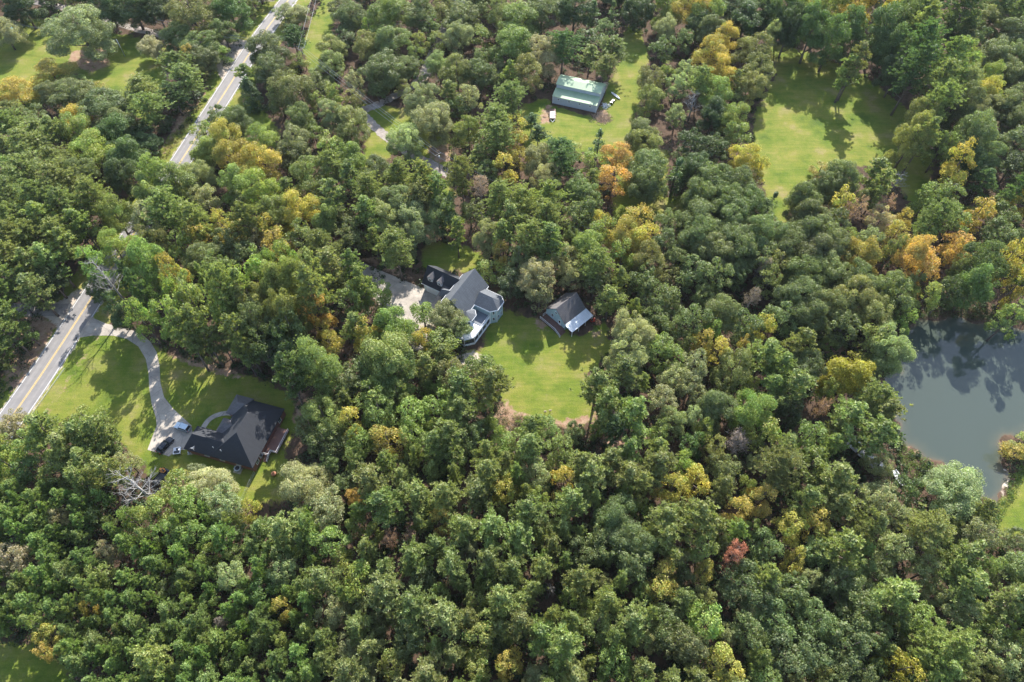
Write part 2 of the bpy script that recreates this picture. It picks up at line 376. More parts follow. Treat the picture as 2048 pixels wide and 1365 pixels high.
def np_mesh(name, V, Q, m, attrs=None):
    me = D.meshes.new(name); n = len(V); k = Q.shape[1]
    me.vertices.add(n); me.vertices.foreach_set('co', V.astype(np.float32).ravel())
    me.loops.add(Q.size); me.loops.foreach_set('vertex_index', Q.astype(np.int32).ravel())
    me.polygons.add(len(Q)); me.polygons.foreach_set('loop_start', np.arange(0, Q.size, k, dtype=np.int32))
    try: me.polygons.foreach_set('loop_total', np.full(len(Q), k, dtype=np.int32))
    except Exception: pass
    me.materials.append(m)
    for an, (dom, typ, arr) in (attrs or {}).items():
        a = me.attributes.new(an, typ, dom); a.data.foreach_set('color' if typ.endswith('COLOR') else 'value', arr.astype(np.float32).ravel())
    me.update(calc_edges=True); me.validate(); return me
LAB = {'ground': 'brown leaf litter forest floor under the trees', 'meadow': 'sunlit grassy meadow enclosed by dark woods', 'lawn': 'mown green grass clearings among the trees', 'road_verge': 'sandy grass verge along the road'}
for oi, nm in enumerate(names):
    q = quads[owner == oi]; used, inv = np.unique(q, return_inverse=True)
    me = np_mesh(nm, V[used], inv.reshape(q.shape), GROUND, {'zone': ('POINT', 'FLOAT_COLOR', col[used])})
    me.polygons.foreach_set('use_smooth', [True]*len(me.polygons))
    o = D.objects.new(nm, me); C.objects.link(o); tag(o, LAB[nm], None, None, 'structure')
# water
wx = np.arange(pondP[:, 0].min()-6, pondP[:, 0].max()+6, 1.5); wy = np.arange(pondP[:, 1].min()-6, pondP[:, 1].max()+6, 1.5)
WX, WY = np.meshgrid(wx, wy); ws = sdf(pondP, WX, WY); keep = (ws[:-1, :-1] < 5)
ii, jj = np.meshgrid(np.arange(len(wx)-1), np.arange(len(wy)-1)); b_ = jj*len(wx)+ii
q = np.stack([b_, b_+1, b_+1+len(wx), b_+len(wx)], -1)[keep]; used, inv = np.unique(q, return_inverse=True)
me = np_mesh('pond_water', np.stack([WX, WY, np.full(WX.shape, -.32)], -1).reshape(-1, 3)[used], inv.reshape(q.shape), WATER,
             {'shallow': ('POINT', 'FLOAT', sst(-4, .5, ws+wob(WX, WY)).reshape(-1)[used])})
me.polygons.foreach_set('use_smooth', [True]*len(me.polygons))
o = D.objects.new('pond_water', me); C.objects.link(o); tag(o, 'still murky green pond reflecting clouds and dark trees', None, None, 'structure')

def ribbon(name, pts, wl, wr, z, m, label=None, jag=0.0, parent=None):
    L = offset(pts, -wl); R = offset(pts, wr); rnd = random.Random(3)
    vs = []; fs = []; uv = []; s = 0
    for i, (a, b) in enumerate(zip(L, R)):
        if i: s += math.dist(pts[i], pts[i-1])
        ja = rnd.uniform(-jag, jag); jb = rnd.uniform(-jag, jag); d = Vector((b[0]-a[0], b[1]-a[1])).normalized()
        vs += [(a[0]+d.x*ja, a[1]+d.y*ja, z), (b[0]+d.x*jb, b[1]+d.y*jb, z)]
    me = D.meshes.new(name); me.from_pydata(vs, [], [(2*i, 2*i+1, 2*i+3, 2*i+2) for i in range(len(pts)-1)]); me.materials.append(m)
    ul = me.uv_layers.new(); s = 0; acc = [0]
    for i in range(1, len(pts)): acc.append(acc[-1]+math.dist(pts[i], pts[i-1]))
    for p in me.polygons:
        for li in p.loop_indices:
            vi = me.loops[li].vertex_index; ul.data[li].uv = (vi % 2, acc[vi//2]*.1)
    o = D.objects.new(name, me); C.objects.link(o)
    if parent: o.parent = parent
    else: tag(o, label, None, None, 'structure')
    return o
def sheet(name, pts, z, m, label):
    from mathutils.geometry import tessellate_polygon
    vs = [(p[0], p[1], z) for p in pts]; t = tessellate_polygon([[Vector(v) for v in vs]])
    me = D.meshes.new(name); me.from_pydata(vs, [], [tuple(x) if (Vector(vs[x[1]])-Vector(vs[x[0]])).cross(Vector(vs[x[2]])-Vector(vs[x[0]])).z > 0 else tuple(x)[::-1] for x in t]); me.materials.append(m)
    o = D.objects.new(name, me); C.objects.link(o); return tag(o, label, None, None, 'structure')
def dens(pts, k=2): return smooth_path(pts, k)
road = ribbon('road', RC, 4.15, 4.15, .012, ASPH, 'two lane grey asphalt road running through the woods')
for o_, m_, w_ in ((-3.75, WLINE, .09), (3.75, WLINE, .09), (-.17, YLINE, .075), (.17, YLINE, .075)):
    ribbon('road_marking', offset(RC, o_), w_, w_, .018, m_, 'painted line along the two lane road')
z3 = lambda pts, ox=0, oy=0: [(ox+x/3, oy+y/3) for x, y in pts]
drive_px = z3([(545,538),(635,578),(760,605),(850,640),(905,690),(940,750),(958,830),(962,930),(985,1020),(1040,1090),(1150,1190),(1160,1280),(1110,1335),(1060,1335),(1015,1375),(885,1335),(915,1255),(940,1190),(935,1140),(910,1060),(895,960),(892,880),(875,790),(830,715),(760,670),(680,650),(560,650),(464,664)], 0, 455)
sheet('driveway', [G(*p) for p in drive_px], .03, CONC, 'curving concrete driveway from the road to the brick house')
walk = dens([G(*p) for p in [(405,858),(418,838),(440,828),(462,826),(485,838)]], 2)
ribbon('walkway', walk, .7, .7, .034, CONC, 'narrow curved concrete walkway at the brick house entrance')
sheet('concrete_pad', [G(*p) for p in z3([(-30,160),(75,190),(240,262),(480,362),(640,420),(585,520),(540,560),(520,640),(560,720),(450,760),(380,640),(290,520),(90,300),(-40,230)], 683, 455)], .03, CONC, 'wide pale concrete drive and turning pad before the blue house garage')
gd = lambda pts, wd, lab, nm='gravel_drive', z=.016, m=GRAVEL: ribbon(nm, dens([G(*p) for p in pts], 3), wd, wd, z, m, lab, .35)
gd([(-60,-22),(83,7),(167,23),(233,47),(300,65),(350,77),(433,90),(476,100)], 2.0, 'rutted gravel lane along the left lawn to the road')
gd([(905,20),(893,60),(882,85),(868,120),(850,152),(825,172),(785,195),(745,215),(718,222),(740,245),(765,268),(790,288),(830,312),(865,330),(900,350)], 1.9, 'pale gravel lane winding between the trees toward the barn')
gd([(-20,622),(40,618),(90,622),(135,618)], 2.3, 'gravel track entering the woods left of the road')
gd([(440,-8),(480,0),(550,-2)], 2.2, 'pale gravel entrance beside the road at the top edge')

# ------------------------------------------------------------------ trees: prototypes
rng = np.random.default_rng(11)
def quads_from(Pc, N, su, sv, tone, roll=None):
    """leaf quads: centres, normals, half sizes, tone"""
    n = len(Pc); N = N/np.linalg.norm(N, axis=1, keepdims=True)
    r = rng.normal(size=(n, 3)); U = np.cross(N, r); U /= np.linalg.norm(U, axis=1, keepdims=True)+1e-9; W = np.cross(N, U)
    U = U*su[:, None]; W = W*sv[:, None]
    V = np.stack([Pc-U, Pc-W*.8, Pc+U, Pc+W], 1).reshape(-1, 3)
    return V, np.arange(4*n).reshape(n, 4), tone
def sph(n):
    v = rng.normal(size=(n, 3)); return v/np.linalg.norm(v, axis=1, keepdims=True)
def leafmesh(name, parts):
    V = []; Q = []; T = []; k = 0
    for v, q, t in parts: V.append(v); Q.append(q+k); T.append(t); k += len(v)
    V = np.concatenate(V); Q = np.concatenate(Q); T = np.concatenate(T)
    T4 = np.concatenate([np.repeat(T, 4, 0), np.ones((len(T)*4, 1))], 1)
    return np_mesh(name, V, Q, LEAF, {'v': ('POINT', 'FLOAT_COLOR', T4)})
def tones(n, var, warm=.12):
    g = 1+rng.normal(size=(n, 1))*var; t = np.repeat(g, 3, 1); t[:, 0] += rng.normal(size=n)*warm*.6; t[:, 2] -= rng.normal(size=n)*warm*.4
    return np.clip(t, .35, 1.9)
def broad(kind, d, h, seed):
    """uneven crown of many leaf clumps; returns leaf mesh data and clump centres for limbs"""
    R = d/2; zb = h*{'O': .13, 'L': .12, 'G': .14, 'S': .13, 'Y': .10, 'C': .04}[kind]; hc = (h-zb)
    ph = rng.uniform(0, 6.28, 6); nb = {'O': 185, 'L': 160, 'G': 145, 'S': 165, 'Y': 120, 'C': 110}[kind]
    if d < 7: nb = int(nb*.6)
    rb0 = {'O': .088, 'L': .085, 'G': .094, 'S': .08, 'Y': .10, 'C': .09}[kind]*d
    parts = []; cen = []
    lobes = [(rng.uniform(0, 6.28), rng.uniform(.15, .55), rng.uniform(.3, .85)) for _ in range(5)]
    nm = {'O': 9, 'L': 8, 'G': 7, 'S': 8, 'Y': 6, 'C': 0}[kind]; mounds = []
    for i in range(nm):
        a = i*2.4+rng.uniform(-.5, .5); t = .10+.75*(i+.5)/nm; pf = math.sqrt(max(.05, 1-((t-.35)/.72)**2))
        rr = R*pf*rng.uniform(.42, .78); mounds.append((rr*math.cos(a), rr*math.sin(a), zb+hc*t*.93, R*rng.uniform(.36, .52)))
    for i in range(nb):
        t = rng.beta(2.2, 1.35) if kind != 'C' else rng.uniform(0, 1)       # height in the crown
        a = rng.uniform(0, 6.28)
        if kind == 'C': prof = (1-t)**.75*.95+.04
        elif kind == 'Y': prof = math.sqrt(max(0, 1-((t-.38)/.66)**2))*.95 if t < .98 else .12
        else: prof = math.sqrt(max(.02, 1-((t-.42)/.60)**2))
        lob = 1+.13*math.sin(2*a+ph[0])+.11*math.sin(3*a+ph[1]+3*t)+.09*math.sin(5*a+ph[2]-4*t)
        rr = R*prof*lob*(rng.uniform(.78, 1.0) if rng.random() < .8 else rng.uniform(.2, .75))
        rb = rb0*rng.uniform(.65, 1.35)
        rr = max(0, rr-rb*.6)
        c = np.array([rr*math.cos(a), rr*math.sin(a), zb+hc*t-rb*.3*t])
        if mounds and rng.random() < .8:
            mx, my, mz, mr = mounds[rng.integers(len(mounds))]; dv = sph(1)[0]; dv[2] = abs(dv[2])*.9-.12; dv /= np.linalg.norm(dv)
            ov = np.array([mx, my, 0]); ov = ov/(np.linalg.norm(ov)+.01)*.35; dv = dv+ov; dv /= np.linalg.norm(dv)
            c = np.array([mx, my, mz])+dv*(mr-rb*.3)*np.array([1, 1, .95]); c[2] = min(c[2], h-rb*.4)
        cen.append(c)
        size = {'O': .15, 'L': .15, 'G': .165, 'S': .122, 'Y': .155, 'C': .14}[kind]
        n = int({'O': 3.3, 'L': 3.1, 'G': 3.0, 'S': 3.6, 'Y': 2.5, 'C': 3.3}[kind]*rb*rb/(size*size)*1.0)
        dirs = sph(n); dirs[:, 2] = dirs[:, 2]*.9+.22; dirs /= np.linalg.norm(dirs, axis=1, keepdims=True)
        out = np.array([math.cos(a), math.sin(a), .9])
        rad_ = rb*(rng.uniform(.8, 1.08, size=(n, 1)))
        P = c+dirs*rad_*np.array([1, 1, .8])
        N = dirs+rng.normal(size=(n, 3))*{'O': .42, 'L': .5, 'G': .5, 'S': .75, 'Y': .65, 'C': .6}[kind]
        bt = 1+rng.normal()*.13
        if kind == 'Y' and rng.random() < .45: bt = bt*np.array([[rng.uniform(.68, .85), rng.uniform(.8, .93), .9]])
        T = tones(n, .17)*bt
        s = size*rng.uniform(.7, 1.3, n)
        parts.append(quads_from(P, N, s*1.15, s*.8, T))
        # stray sprigs that break up the outline
        if rng.random() < .5:
            m = n//6; P2 = c+sph(m)*rb*1.45; parts.append(quads_from(P2, sph(m)+np.array([0, 0, .6]), np.full(m, size), np.full(m, size*.7), tones(m, .2)))
    return parts, cen, zb
def pine(d, h, seed, dens=1.0):
    R = d/2; zb = h*.33; hc = h-zb; parts = []; limbs = []
    nl = int(30*dens*(1 if d > 7 else .65)); ph = rng.uniform(0, 6.28, 3)
    for i in range(nl):
        t = ((i+.5)/nl)**.85; a = i*2.4+rng.uniform(-.5, .5)
        prof = (1-t**2.0)**.6*(.62+.38*min(1, t/.3)) 
        L = max(.5, R*prof*rng.uniform(.72, 1.18)*(1+.15*math.sin(2*a+ph[0])))
        z0 = zb+hc*t*.93; rise = (.15+.35*t)*L
        p0 = np.array([0, 0, z0]); p1 = np.array([math.cos(a)*L, math.sin(a)*L, z0+rise])
        limbs.append((p0, p1))
        nt = int(5+7.6*L)
        for k in range(nt):
            s = rng.uniform(.3, 1.05); side = rng.normal(size=3)*np.array([.24, .24, .13])*L*(.45+.75*s)*.8
            c = p0+(p1-p0)*s+side
            r = rng.uniform(.34, .56)*(1 if d > 7 else .8)
            n = 18
            dr = sph(n); dr[:, 2] = np.abs(dr[:, 2])*.8+.05
            P = c+dr*r*rng.uniform(.4, 1, size=(n, 1))
            # needle sprays: long axis along dr
            dr /= np.linalg.norm(dr, axis=1, keepdims=True)
            side_ = np.cross(dr, rng.normal(size=(n, 3))); side_ /= np.linalg.norm(side_, axis=1, keepdims=True)
            U = dr*rng.uniform(.21, .33, size=(n, 1)); Wd = side_*rng.uniform(.08, .125, size=(n, 1))
            V_ = np.stack([P-U, P-Wd, P+U, P+Wd], 1).reshape(-1, 3)
            parts.append((V_, np.arange(4*n).reshape(n, 4), tones(n, .2)*(1+rng.normal()*.13)))
    # top leader
    for k in range(int(14*dens)):
        c = np.array([rng.normal()*R*.14, rng.normal()*R*.14, h-rng.uniform(0, .12)*h]); n = 20; dr = sph(n); dr[:, 2] = np.abs(dr[:, 2])
        P = c+dr*.5; s = rng.uniform(.1, .2, n); parts.append(quads_from(P, dr+rng.normal(size=(n, 3))*.6, s*1.8, s, tones(n, .2)))
    return parts, limbs, zb
def trunk_mesh(name, h, zb, r0, ends, m=BARK, nlimb=7):
    mb = MB(); lean = [rng.uniform(-.02, .02)*h for _ in range(2)]
    zt = h*.9; pts = []; rr = []
    for k in range(6):
        t = k/5; pts.append((lean[0]*math.sin(t*2)*1., lean[1]*t, -.3+t*(zt+.3))); rr.append(r0*(1.25 if k == 0 else 1)*(1-t*.82))
    mb.tube(pts, rr, 7)
    for e in ends[:nlimb]:
        z0 = max(zb*.75, e[2]-math.hypot(e[0], e[1])*.9); mid = (e[0]*.5, e[1]*.5, z0+(e[2]-z0)*.4)
        mb.tube([(lean[0]*.5, lean[1]*.5, z0), mid, tuple(e)], [r0*.42, r0*.28, r0*.1], 5)
    return mb.mesh(name, m, True)
def bare(name, d, h, m, seed, tips=None, up=.5, lvl=4, r0=.3):
    """leafless branching tree"""
    mb = MB(); rn = random.Random(seed)
    def br(p, dr, L, r, k):
        q = p+dr*L*.5+Vector((rn.uniform(-1, 1), rn.uniform(-1, 1), rn.uniform(-.5, .5)))*L*.06; e = q+(dr+Vector((rn.uniform(-1, 1), rn.uniform(-1, 1), rn.uniform(-.2, .6)))*.25).normalized()*L*.5
        mb.tube([p, q, e], [r, r*.78, r*.55], 5 if k > 1 else 3, cap=False)
        if tips is not None and k <= 1: tips.append(e)
        if k == 0: return
        for _ in range(3 if k > 1 else 4):
            s = rn.uniform(.35, 1); b = p+(q-p)*min(1, s*2) if s < .5 else q+(e-q)*(s-.5)*2
            nd_ = (dr*.8+Vector((rn.uniform(-1, 1), rn.uniform(-1, 1), rn.uniform(-.3, .7)))*.85).normalized()
            br(b, nd_, L*rn.uniform(.5, .75), r*.52, k-1)
    return mb, br
def mk_dead(name, d, h, m, seed, foliage=None, dense=1.0):
    rn = random.Random(seed); tr = MB(); zt = h*.93
    tr.tube([(0, 0, -.3), (.1, .1, h*.4), (-.15, .1, zt)], [.34, .24, .07], 7); tme = tr.mesh('trunk', m, True)
    tips = []; mb, br = bare(name, d, h, m, seed, tips)
    nb = int(15*dense)
    for i in range(nb):
        t = .35+.62*i/nb; a = i*2.4+rn.uniform(-.4, .4); L = d*.5*(1-(t-.35)*.9)*rn.uniform(.7, 1.1)
        br(Vector((0, 0, h*t)), Vector((math.cos(a), math.sin(a), rn.uniform(.3, .8))).normalized(), L*.62, .085, 3)
    bme = mb.mesh('branches', m, True); fol = None
    if foliage:
        P = np.array([tuple(t) for t in tips]); P = np.repeat(P, foliage, 0)+rng.normal(size=(len(P)*foliage, 3))*.28; n = len(P)
        s = rng.uniform(.09, .17, n); fol = leafmesh('foliage', [quads_from(P, sph(n), s*1.6, s*.6, tones(n, .25))])
    return tme, bme, fol
PROTO = {}
def add_proto(key, d, h, leaf, trunk, extra=None): PROTO.setdefault(key, []).append((d, h, leaf, trunk, extra))
for kind in 'OLGSYC':
    for big in (1, 0):
        for s in range({'O': 4, 'L': 2, 'G': 3, 'S': 3, 'Y': 3, 'C': 2}[kind] if big else 2):
            d = 12.0 if big else 6.5; h = {'O': 18, 'L': 19, 'G': 19, 'S': 16, 'Y': 19, 'C': 14}[kind]*(1 if big else .68)
            if kind == 'C': d *= .6
            parts, cen, zb = broad(kind, d, h, s)
            add_proto(kind+('b' if big else 's'), d, h, leafmesh('crown', parts), trunk_mesh('trunk', h, zb, .021*h, cen))
for big in (1, 0):
    for s in range(5 if big else 4):
        d = 11.0 if big else 6.0; h = 22 if big else 15
        parts, limbs, zb = pine(d, h, s)
        add_proto('P'+('b' if big else 's'), d, h, leafmesh('crown', parts), trunk_mesh('trunk', h, zb, .016*h, [l[1] for l in limbs[::2]], nlimb=12))
for s in range(2):
    t, b, f = mk_dead('dead', 11, 17, DEADWOOD, 40+s); add_proto('D', 11, 17, b, t)
t, b, f = mk_dead('dense', 11, 15, BURNT, 50, 2, 1.3); add_proto('B', 11, 15, f, t, b)
t, b, f = mk_dead('red', 10, 17, BURNT, 51, 5, 1.1); add_proto('R', 10, 17, f, t, b)
t, b, f = mk_dead('twiggy', 11, 15, DEADWOOD, 52, 3, 1.6); add_proto('T', 11, 15, f, t, b)

KIND = {   # code: (prototype, base colour, height base, height per crown metre, look, name, category)
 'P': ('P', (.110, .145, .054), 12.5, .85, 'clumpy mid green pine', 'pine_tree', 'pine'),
 'p': ('P', (.060, .100, .042), 12.5, .85, 'shade-darkened green pine', 'pine_tree', 'pine'),  # shade put into the colour: darker copy of the pine green
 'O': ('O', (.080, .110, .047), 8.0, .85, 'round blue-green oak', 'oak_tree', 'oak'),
 'o': ('O', (.045, .072, .032), 8.0, .85, 'shade-darkened green oak', 'oak_tree', 'oak'),  # oak colour again, with shade painted in as a darker green
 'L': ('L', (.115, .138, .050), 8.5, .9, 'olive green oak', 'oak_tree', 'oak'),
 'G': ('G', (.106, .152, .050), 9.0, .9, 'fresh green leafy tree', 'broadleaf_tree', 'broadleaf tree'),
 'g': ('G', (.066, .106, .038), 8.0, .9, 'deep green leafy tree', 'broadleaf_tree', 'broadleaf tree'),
 'S': ('S', (.145, .175, .092), 8.0, .8, 'sage grey-green tree', 'broadleaf_tree', 'broadleaf tree'),
 'W': ('S', (.195, .20, .125), 8.0, .8, 'silvery pale-leaved tree', 'broadleaf_tree', 'broadleaf tree'),
 'y': ('Y', (.135, .175, .050), 9.5, .9, 'yellow-green tree', 'autumn_tree', 'autumn tree'),
 'Y': ('Y', (.225, .205, .055), 9.5, .9, 'yellowing tree', 'autumn_tree', 'autumn tree'),
 'A': ('Y', (.28, .195, .068), 9.5, .8, 'amber orange tree', 'autumn_tree', 'autumn tree'),
 'Z': ('G', (.19, .20, .035), 9.5, .8, 'golden green tree', 'autumn_tree', 'autumn tree'),
 'C': ('C', (.055, .095, .042), 7.5, .9, 'narrow dark cedar', 'cedar_tree', 'cedar'),
 'B': ('B', (.20, .135, .10), 9.0, .7, 'pinkish brown thinning tree', 'dead_tree', 'dead tree'),
 'R': ('R', (.27, .12, .09), 12.0, .6, 'rust red dead pine', 'dead_tree', 'dead tree'),
 'T': ('T', (.15, .13, .13), 9.0, .6, 'purplish grey twiggy bare tree', 'dead_tree', 'dead tree'),
 'D': ('D', (1, 1, 1), 12.0, .4, 'leafless grey dead tree', 'dead_tree', 'dead tree'),
}
TREES = []      # code, x, y, crown width, height, crown centre pixel
ANCH = {'P': .67, 'O': .57, 'L': .57, 'G': .58, 'S': .56, 'Y': .55, 'C': .5, 'B': .6, 'R': .65, 'T': .6, 'D': .62}
def put(code, u, v, dpx, hf=1.0):
    """crown centred on pixel u, v and dpx wide: find crown width in metres and where the trunk stands"""
    K = KIND[code]; d = dpx*230/FPX; h = 15
    if 290 < u < 480 and 60 < v < 310 and u < 560-v*.62: u -= 9; hf *= .86; dpx *= .93
    elif u < 300 and 122 < v < 245: v += 17; hf *= .82
    for _ in range(3):
        h = (K[2]+K[3]*d)*hf*(1.55 if 150 < u < 640 and 530 < v < 780 else .68 if 1130 < u < 1260 and 60 < v < 145 else 1.3 if 1530 < u < 1950 and v < 330 else .66 if 560 < u < 700 and v < 150 else 1.3 if u > 1780 and 500 < v < 640 else .84 if v < 350 and u < 1350 else .9 if v < 350 else 1); h = min(h, 34); x, y = G(u, v, h*ANCH[K[0]]); d = dpx*PX(x, y, h*ANCH[K[0]])[2]/FPX
    TREES.append([code, x, y, d*(1.5 if code == 'D' else 1), h, u, v])
def tile(ox, oy, s):
    for ln in s.split(';'):
        a = ln.split()
        if len(a) < 4: continue
        if a[3] in 'Pp' and ox > 1300 and 550 < float(a[0]) < 1400 and float(a[1]) < 345 and oy == 0: a[3] = {'P': 'g', 'p': 'o'}[a[3]]
        put(a[3], ox+float(a[0])/3, oy+float(a[1])/3, float(a[2])/3, float(a[4]) if len(a) > 4 else 1.)
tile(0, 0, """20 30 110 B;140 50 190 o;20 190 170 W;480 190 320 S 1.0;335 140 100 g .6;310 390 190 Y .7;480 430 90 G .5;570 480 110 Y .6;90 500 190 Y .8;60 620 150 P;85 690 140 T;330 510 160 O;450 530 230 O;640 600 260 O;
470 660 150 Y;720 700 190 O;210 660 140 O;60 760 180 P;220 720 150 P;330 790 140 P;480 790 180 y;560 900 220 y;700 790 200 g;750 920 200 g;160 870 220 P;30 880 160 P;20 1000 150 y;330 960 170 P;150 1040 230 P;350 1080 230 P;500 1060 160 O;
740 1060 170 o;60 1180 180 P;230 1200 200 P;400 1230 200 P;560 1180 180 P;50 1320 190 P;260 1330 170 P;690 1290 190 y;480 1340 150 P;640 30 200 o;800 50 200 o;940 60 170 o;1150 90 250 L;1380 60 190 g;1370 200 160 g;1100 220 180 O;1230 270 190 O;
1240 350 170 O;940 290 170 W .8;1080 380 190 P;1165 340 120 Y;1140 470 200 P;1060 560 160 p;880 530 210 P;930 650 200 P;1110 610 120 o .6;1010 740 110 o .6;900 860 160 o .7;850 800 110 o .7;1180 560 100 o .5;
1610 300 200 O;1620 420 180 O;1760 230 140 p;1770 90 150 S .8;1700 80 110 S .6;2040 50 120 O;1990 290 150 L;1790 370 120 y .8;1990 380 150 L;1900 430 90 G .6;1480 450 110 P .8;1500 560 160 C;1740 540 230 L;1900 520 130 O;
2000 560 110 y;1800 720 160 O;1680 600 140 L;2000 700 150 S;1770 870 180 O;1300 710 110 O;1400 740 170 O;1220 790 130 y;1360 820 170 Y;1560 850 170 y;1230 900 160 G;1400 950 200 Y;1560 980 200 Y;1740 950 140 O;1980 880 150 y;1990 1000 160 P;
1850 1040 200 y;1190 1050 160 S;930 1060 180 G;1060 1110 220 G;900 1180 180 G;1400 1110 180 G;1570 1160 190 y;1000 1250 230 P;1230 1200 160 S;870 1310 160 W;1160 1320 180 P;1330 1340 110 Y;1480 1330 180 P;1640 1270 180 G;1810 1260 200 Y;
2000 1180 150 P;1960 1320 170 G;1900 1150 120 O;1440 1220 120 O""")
tile(683, 0, """60 100 170 O;20 240 120 O;170 180 110 y;290 90 220 G;460 100 190 O;150 270 160 L;310 270 200 O;250 420 220 O;390 410 140 O;530 170 120 g;600 60 140 L;720 110 190 O;570 260 110 y .8;700 220 170 S;830 350 100 O;590 400 150 S;690 430 180 L;
830 450 160 O;960 90 180 L;1200 60 230 O;1060 140 220 G;1030 280 220 G;1220 330 200 W;1120 440 180 L;1010 590 170 P;1330 270 180 p;1510 80 110 C;1630 90 90 C;1480 230 130 g;1400 60 190 o;1490 340 120 P;1620 290 180 P;1580 400 140 P;
1770 60 180 o;1940 180 140 S;1930 290 130 O;1960 50 160 y;1850 480 150 L;1850 600 150 L;2010 520 120 S;2010 700 120 S;1800 800 160 O;1830 870 170 L;1830 1000 210 O;1830 1110 180 O;2000 1060 150 C;470 610 190 S;550 730 220 S;
390 850 190 S;70 740 190 L;10 690 110 L;760 600 140 S;700 650 110 o;760 800 150 y;920 710 190 P;930 830 200 P;1030 760 120 Y;1060 860 120 Y;980 1010 150 Y 1.05;1065 960 110 Y;880 1040 120 O;1180 970 180 S;1320 900 160 p .8;1320 990 170 p;1245 870 60 C .6;
1540 860 110 C;1510 990 130 y;1650 960 170 A;1625 1080 150 A;1400 910 110 y .7;1220 1080 160 S;1430 1160 170 O;720 1060 170 P 1.1;835 1140 140 T;940 1190 180 P;1090 1200 180 P;1250 1180 190 P;1230 1290 190 P;1480 1240 160 O;
1560 1350 110 Y;1770 1340 160 Y;1960 1330 130 O;570 1150 160 P;480 1080 180 P;470 1190 170 P;340 1060 170 P;220 1060 190 O;160 1140 190 P;60 960 180 G;60 1060 160 P;330 1230 230 S;150 1280 170 P;450 1330 210 S;250 1330 210 S;
600 1290 180 O;20 1330 130 O;1010 1320 160 P;1420 1310 160 O;1140 720 90 p .6;1180 800 100 p .6""")
tile(1365, 0, """60 50 190 Y;150 100 190 y;100 150 150 O;180 210 170 O;240 250 150 Y;170 330 170 Y;230 430 160 Y;30 440 120 S;120 470 150 P;430 320 190 L;450 430 180 L;430 520 160 L;200 570 170 G;60 620 110 D;310 720 160 y;180 700 160 o;
320 810 140 G;380 950 160 Y;460 1020 100 Y;80 1010 180 o;60 860 150 o;200 890 140 o;370 130 210 o;340 50 190 o;490 60 160 p;620 70 190 P;640 170 170 p;850 50 210 y;1050 60 190 Y;1230 100 110 Y;780 180 190 P;900 230 190 P;1000 180 170 P;
1190 200 210 P;1320 190 190 P;1450 160 190 P;1330 40 190 P;1470 50 210 p;1260 300 190 P;1430 280 190 p;1040 370 130 P;1000 430 130 P .8;1600 360 220 P;1560 480 200 P;1680 400 150 y;1400 420 190 p;1300 410 170 o;1700 60 190 p;1820 120 170 L;
1900 40 170 p;2000 80 150 P;1990 220 190 O;1870 330 190 O;1990 340 150 O;1980 450 150 O;1850 470 140 y;1820 580 170 Y;1690 530 170 S;1560 610 180 P;1650 650 170 O;1780 680 170 S;1920 640 170 O;2010 570 120 O;1420 730 180 L;1380 830 180 L;1460 810 140 P;
1560 880 120 G;1730 820 220 O;1790 920 190 O;1830 850 150 O;1720 1000 160 o;2000 720 150 O;2000 860 150 O;1980 1000 150 o;1650 980 150 Y;1620 1080 140 Y;1580 1180 160 G;1480 1180 140 G;1160 1040 160 P;1180 1130 140 P;1290 1090 110 D .7;
960 1080 190 O;860 1120 170 O;830 1020 110 Y .5;720 1220 180 O;760 1310 190 O;950 1230 150 Y;1040 1280 160 B;1110 1190 120 O;1210 1250 150 B;1310 1330 110 Y;180 1090 210 O;330 1110 180 O;110 1190 180 O;270 1210 200 O;410 1240 190 O;
100 1320 210 O;290 1330 200 O;525 1240 100 C;1540 1300 190 P;1770 1290 150 Y;1900 1330 150 O;2010 1240 120 Y;1170 1340 150 W;920 1340 160 O;1640 1330 150 G;490 1340 120 O""")
tile(0, 455, """80 60 180 P;190 40 180 P;350 50 180 P;470 20 150 o;60 170 180 P;180 220 160 P;310 190 170 P;310 320 160 o;200 370 170 P;30 290 160 P;260 400 120 o .6;60 530 150 P;40 620 140 P;20 720 90 P .8;20 820 70 P .7;400 110 150 P;560 230 130 G;
640 300 150 D;590 380 120 o .6;690 130 180 y;900 110 210 L;900 230 190 G;960 300 160 S;720 500 150 o;740 560 100 o .5;850 550 140 y;1060 300 140 Y;1060 400 140 y;1150 450 190 G;1030 540 180 G;1100 640 140 P;1190 600 150 P;1370 400 200 P;
1360 530 180 G;1530 470 200 L;1540 600 210 O;1730 520 210 L;1750 620 190 O;1580 730 170 o;1720 730 160 o;1450 650 150 P;1720 880 170 p;1890 820 240 G;1960 930 190 G;1990 720 130 Y;1910 510 140 A;1950 620 120 Y;1950 1150 220 L;1870 1210 160 O;
1960 1280 180 O;1090 110 150 G;1200 60 160 Y;1250 200 190 O;1370 110 160 O;1350 280 160 O;1480 170 150 O;1400 30 150 Y;1660 110 170 Y;1620 30 140 Y;1700 230 170 y;1540 60 120 W;1520 330 170 y;1640 370 190 G;1740 330 190 G;1600 250 160 G;
1920 110 180 P;1980 230 180 P;1900 300 150 P;1800 50 160 G;1470 400 140 P;1880 400 170 P;80 1170 150 W .7;20 1250 110 W .7;530 1150 170 y .8;490 1250 180 P;280 1230 200 P;600 1230 170 P;660 1310 150 P;200 1310 180 G;60 1330 140 y;400 1330 190 P""")
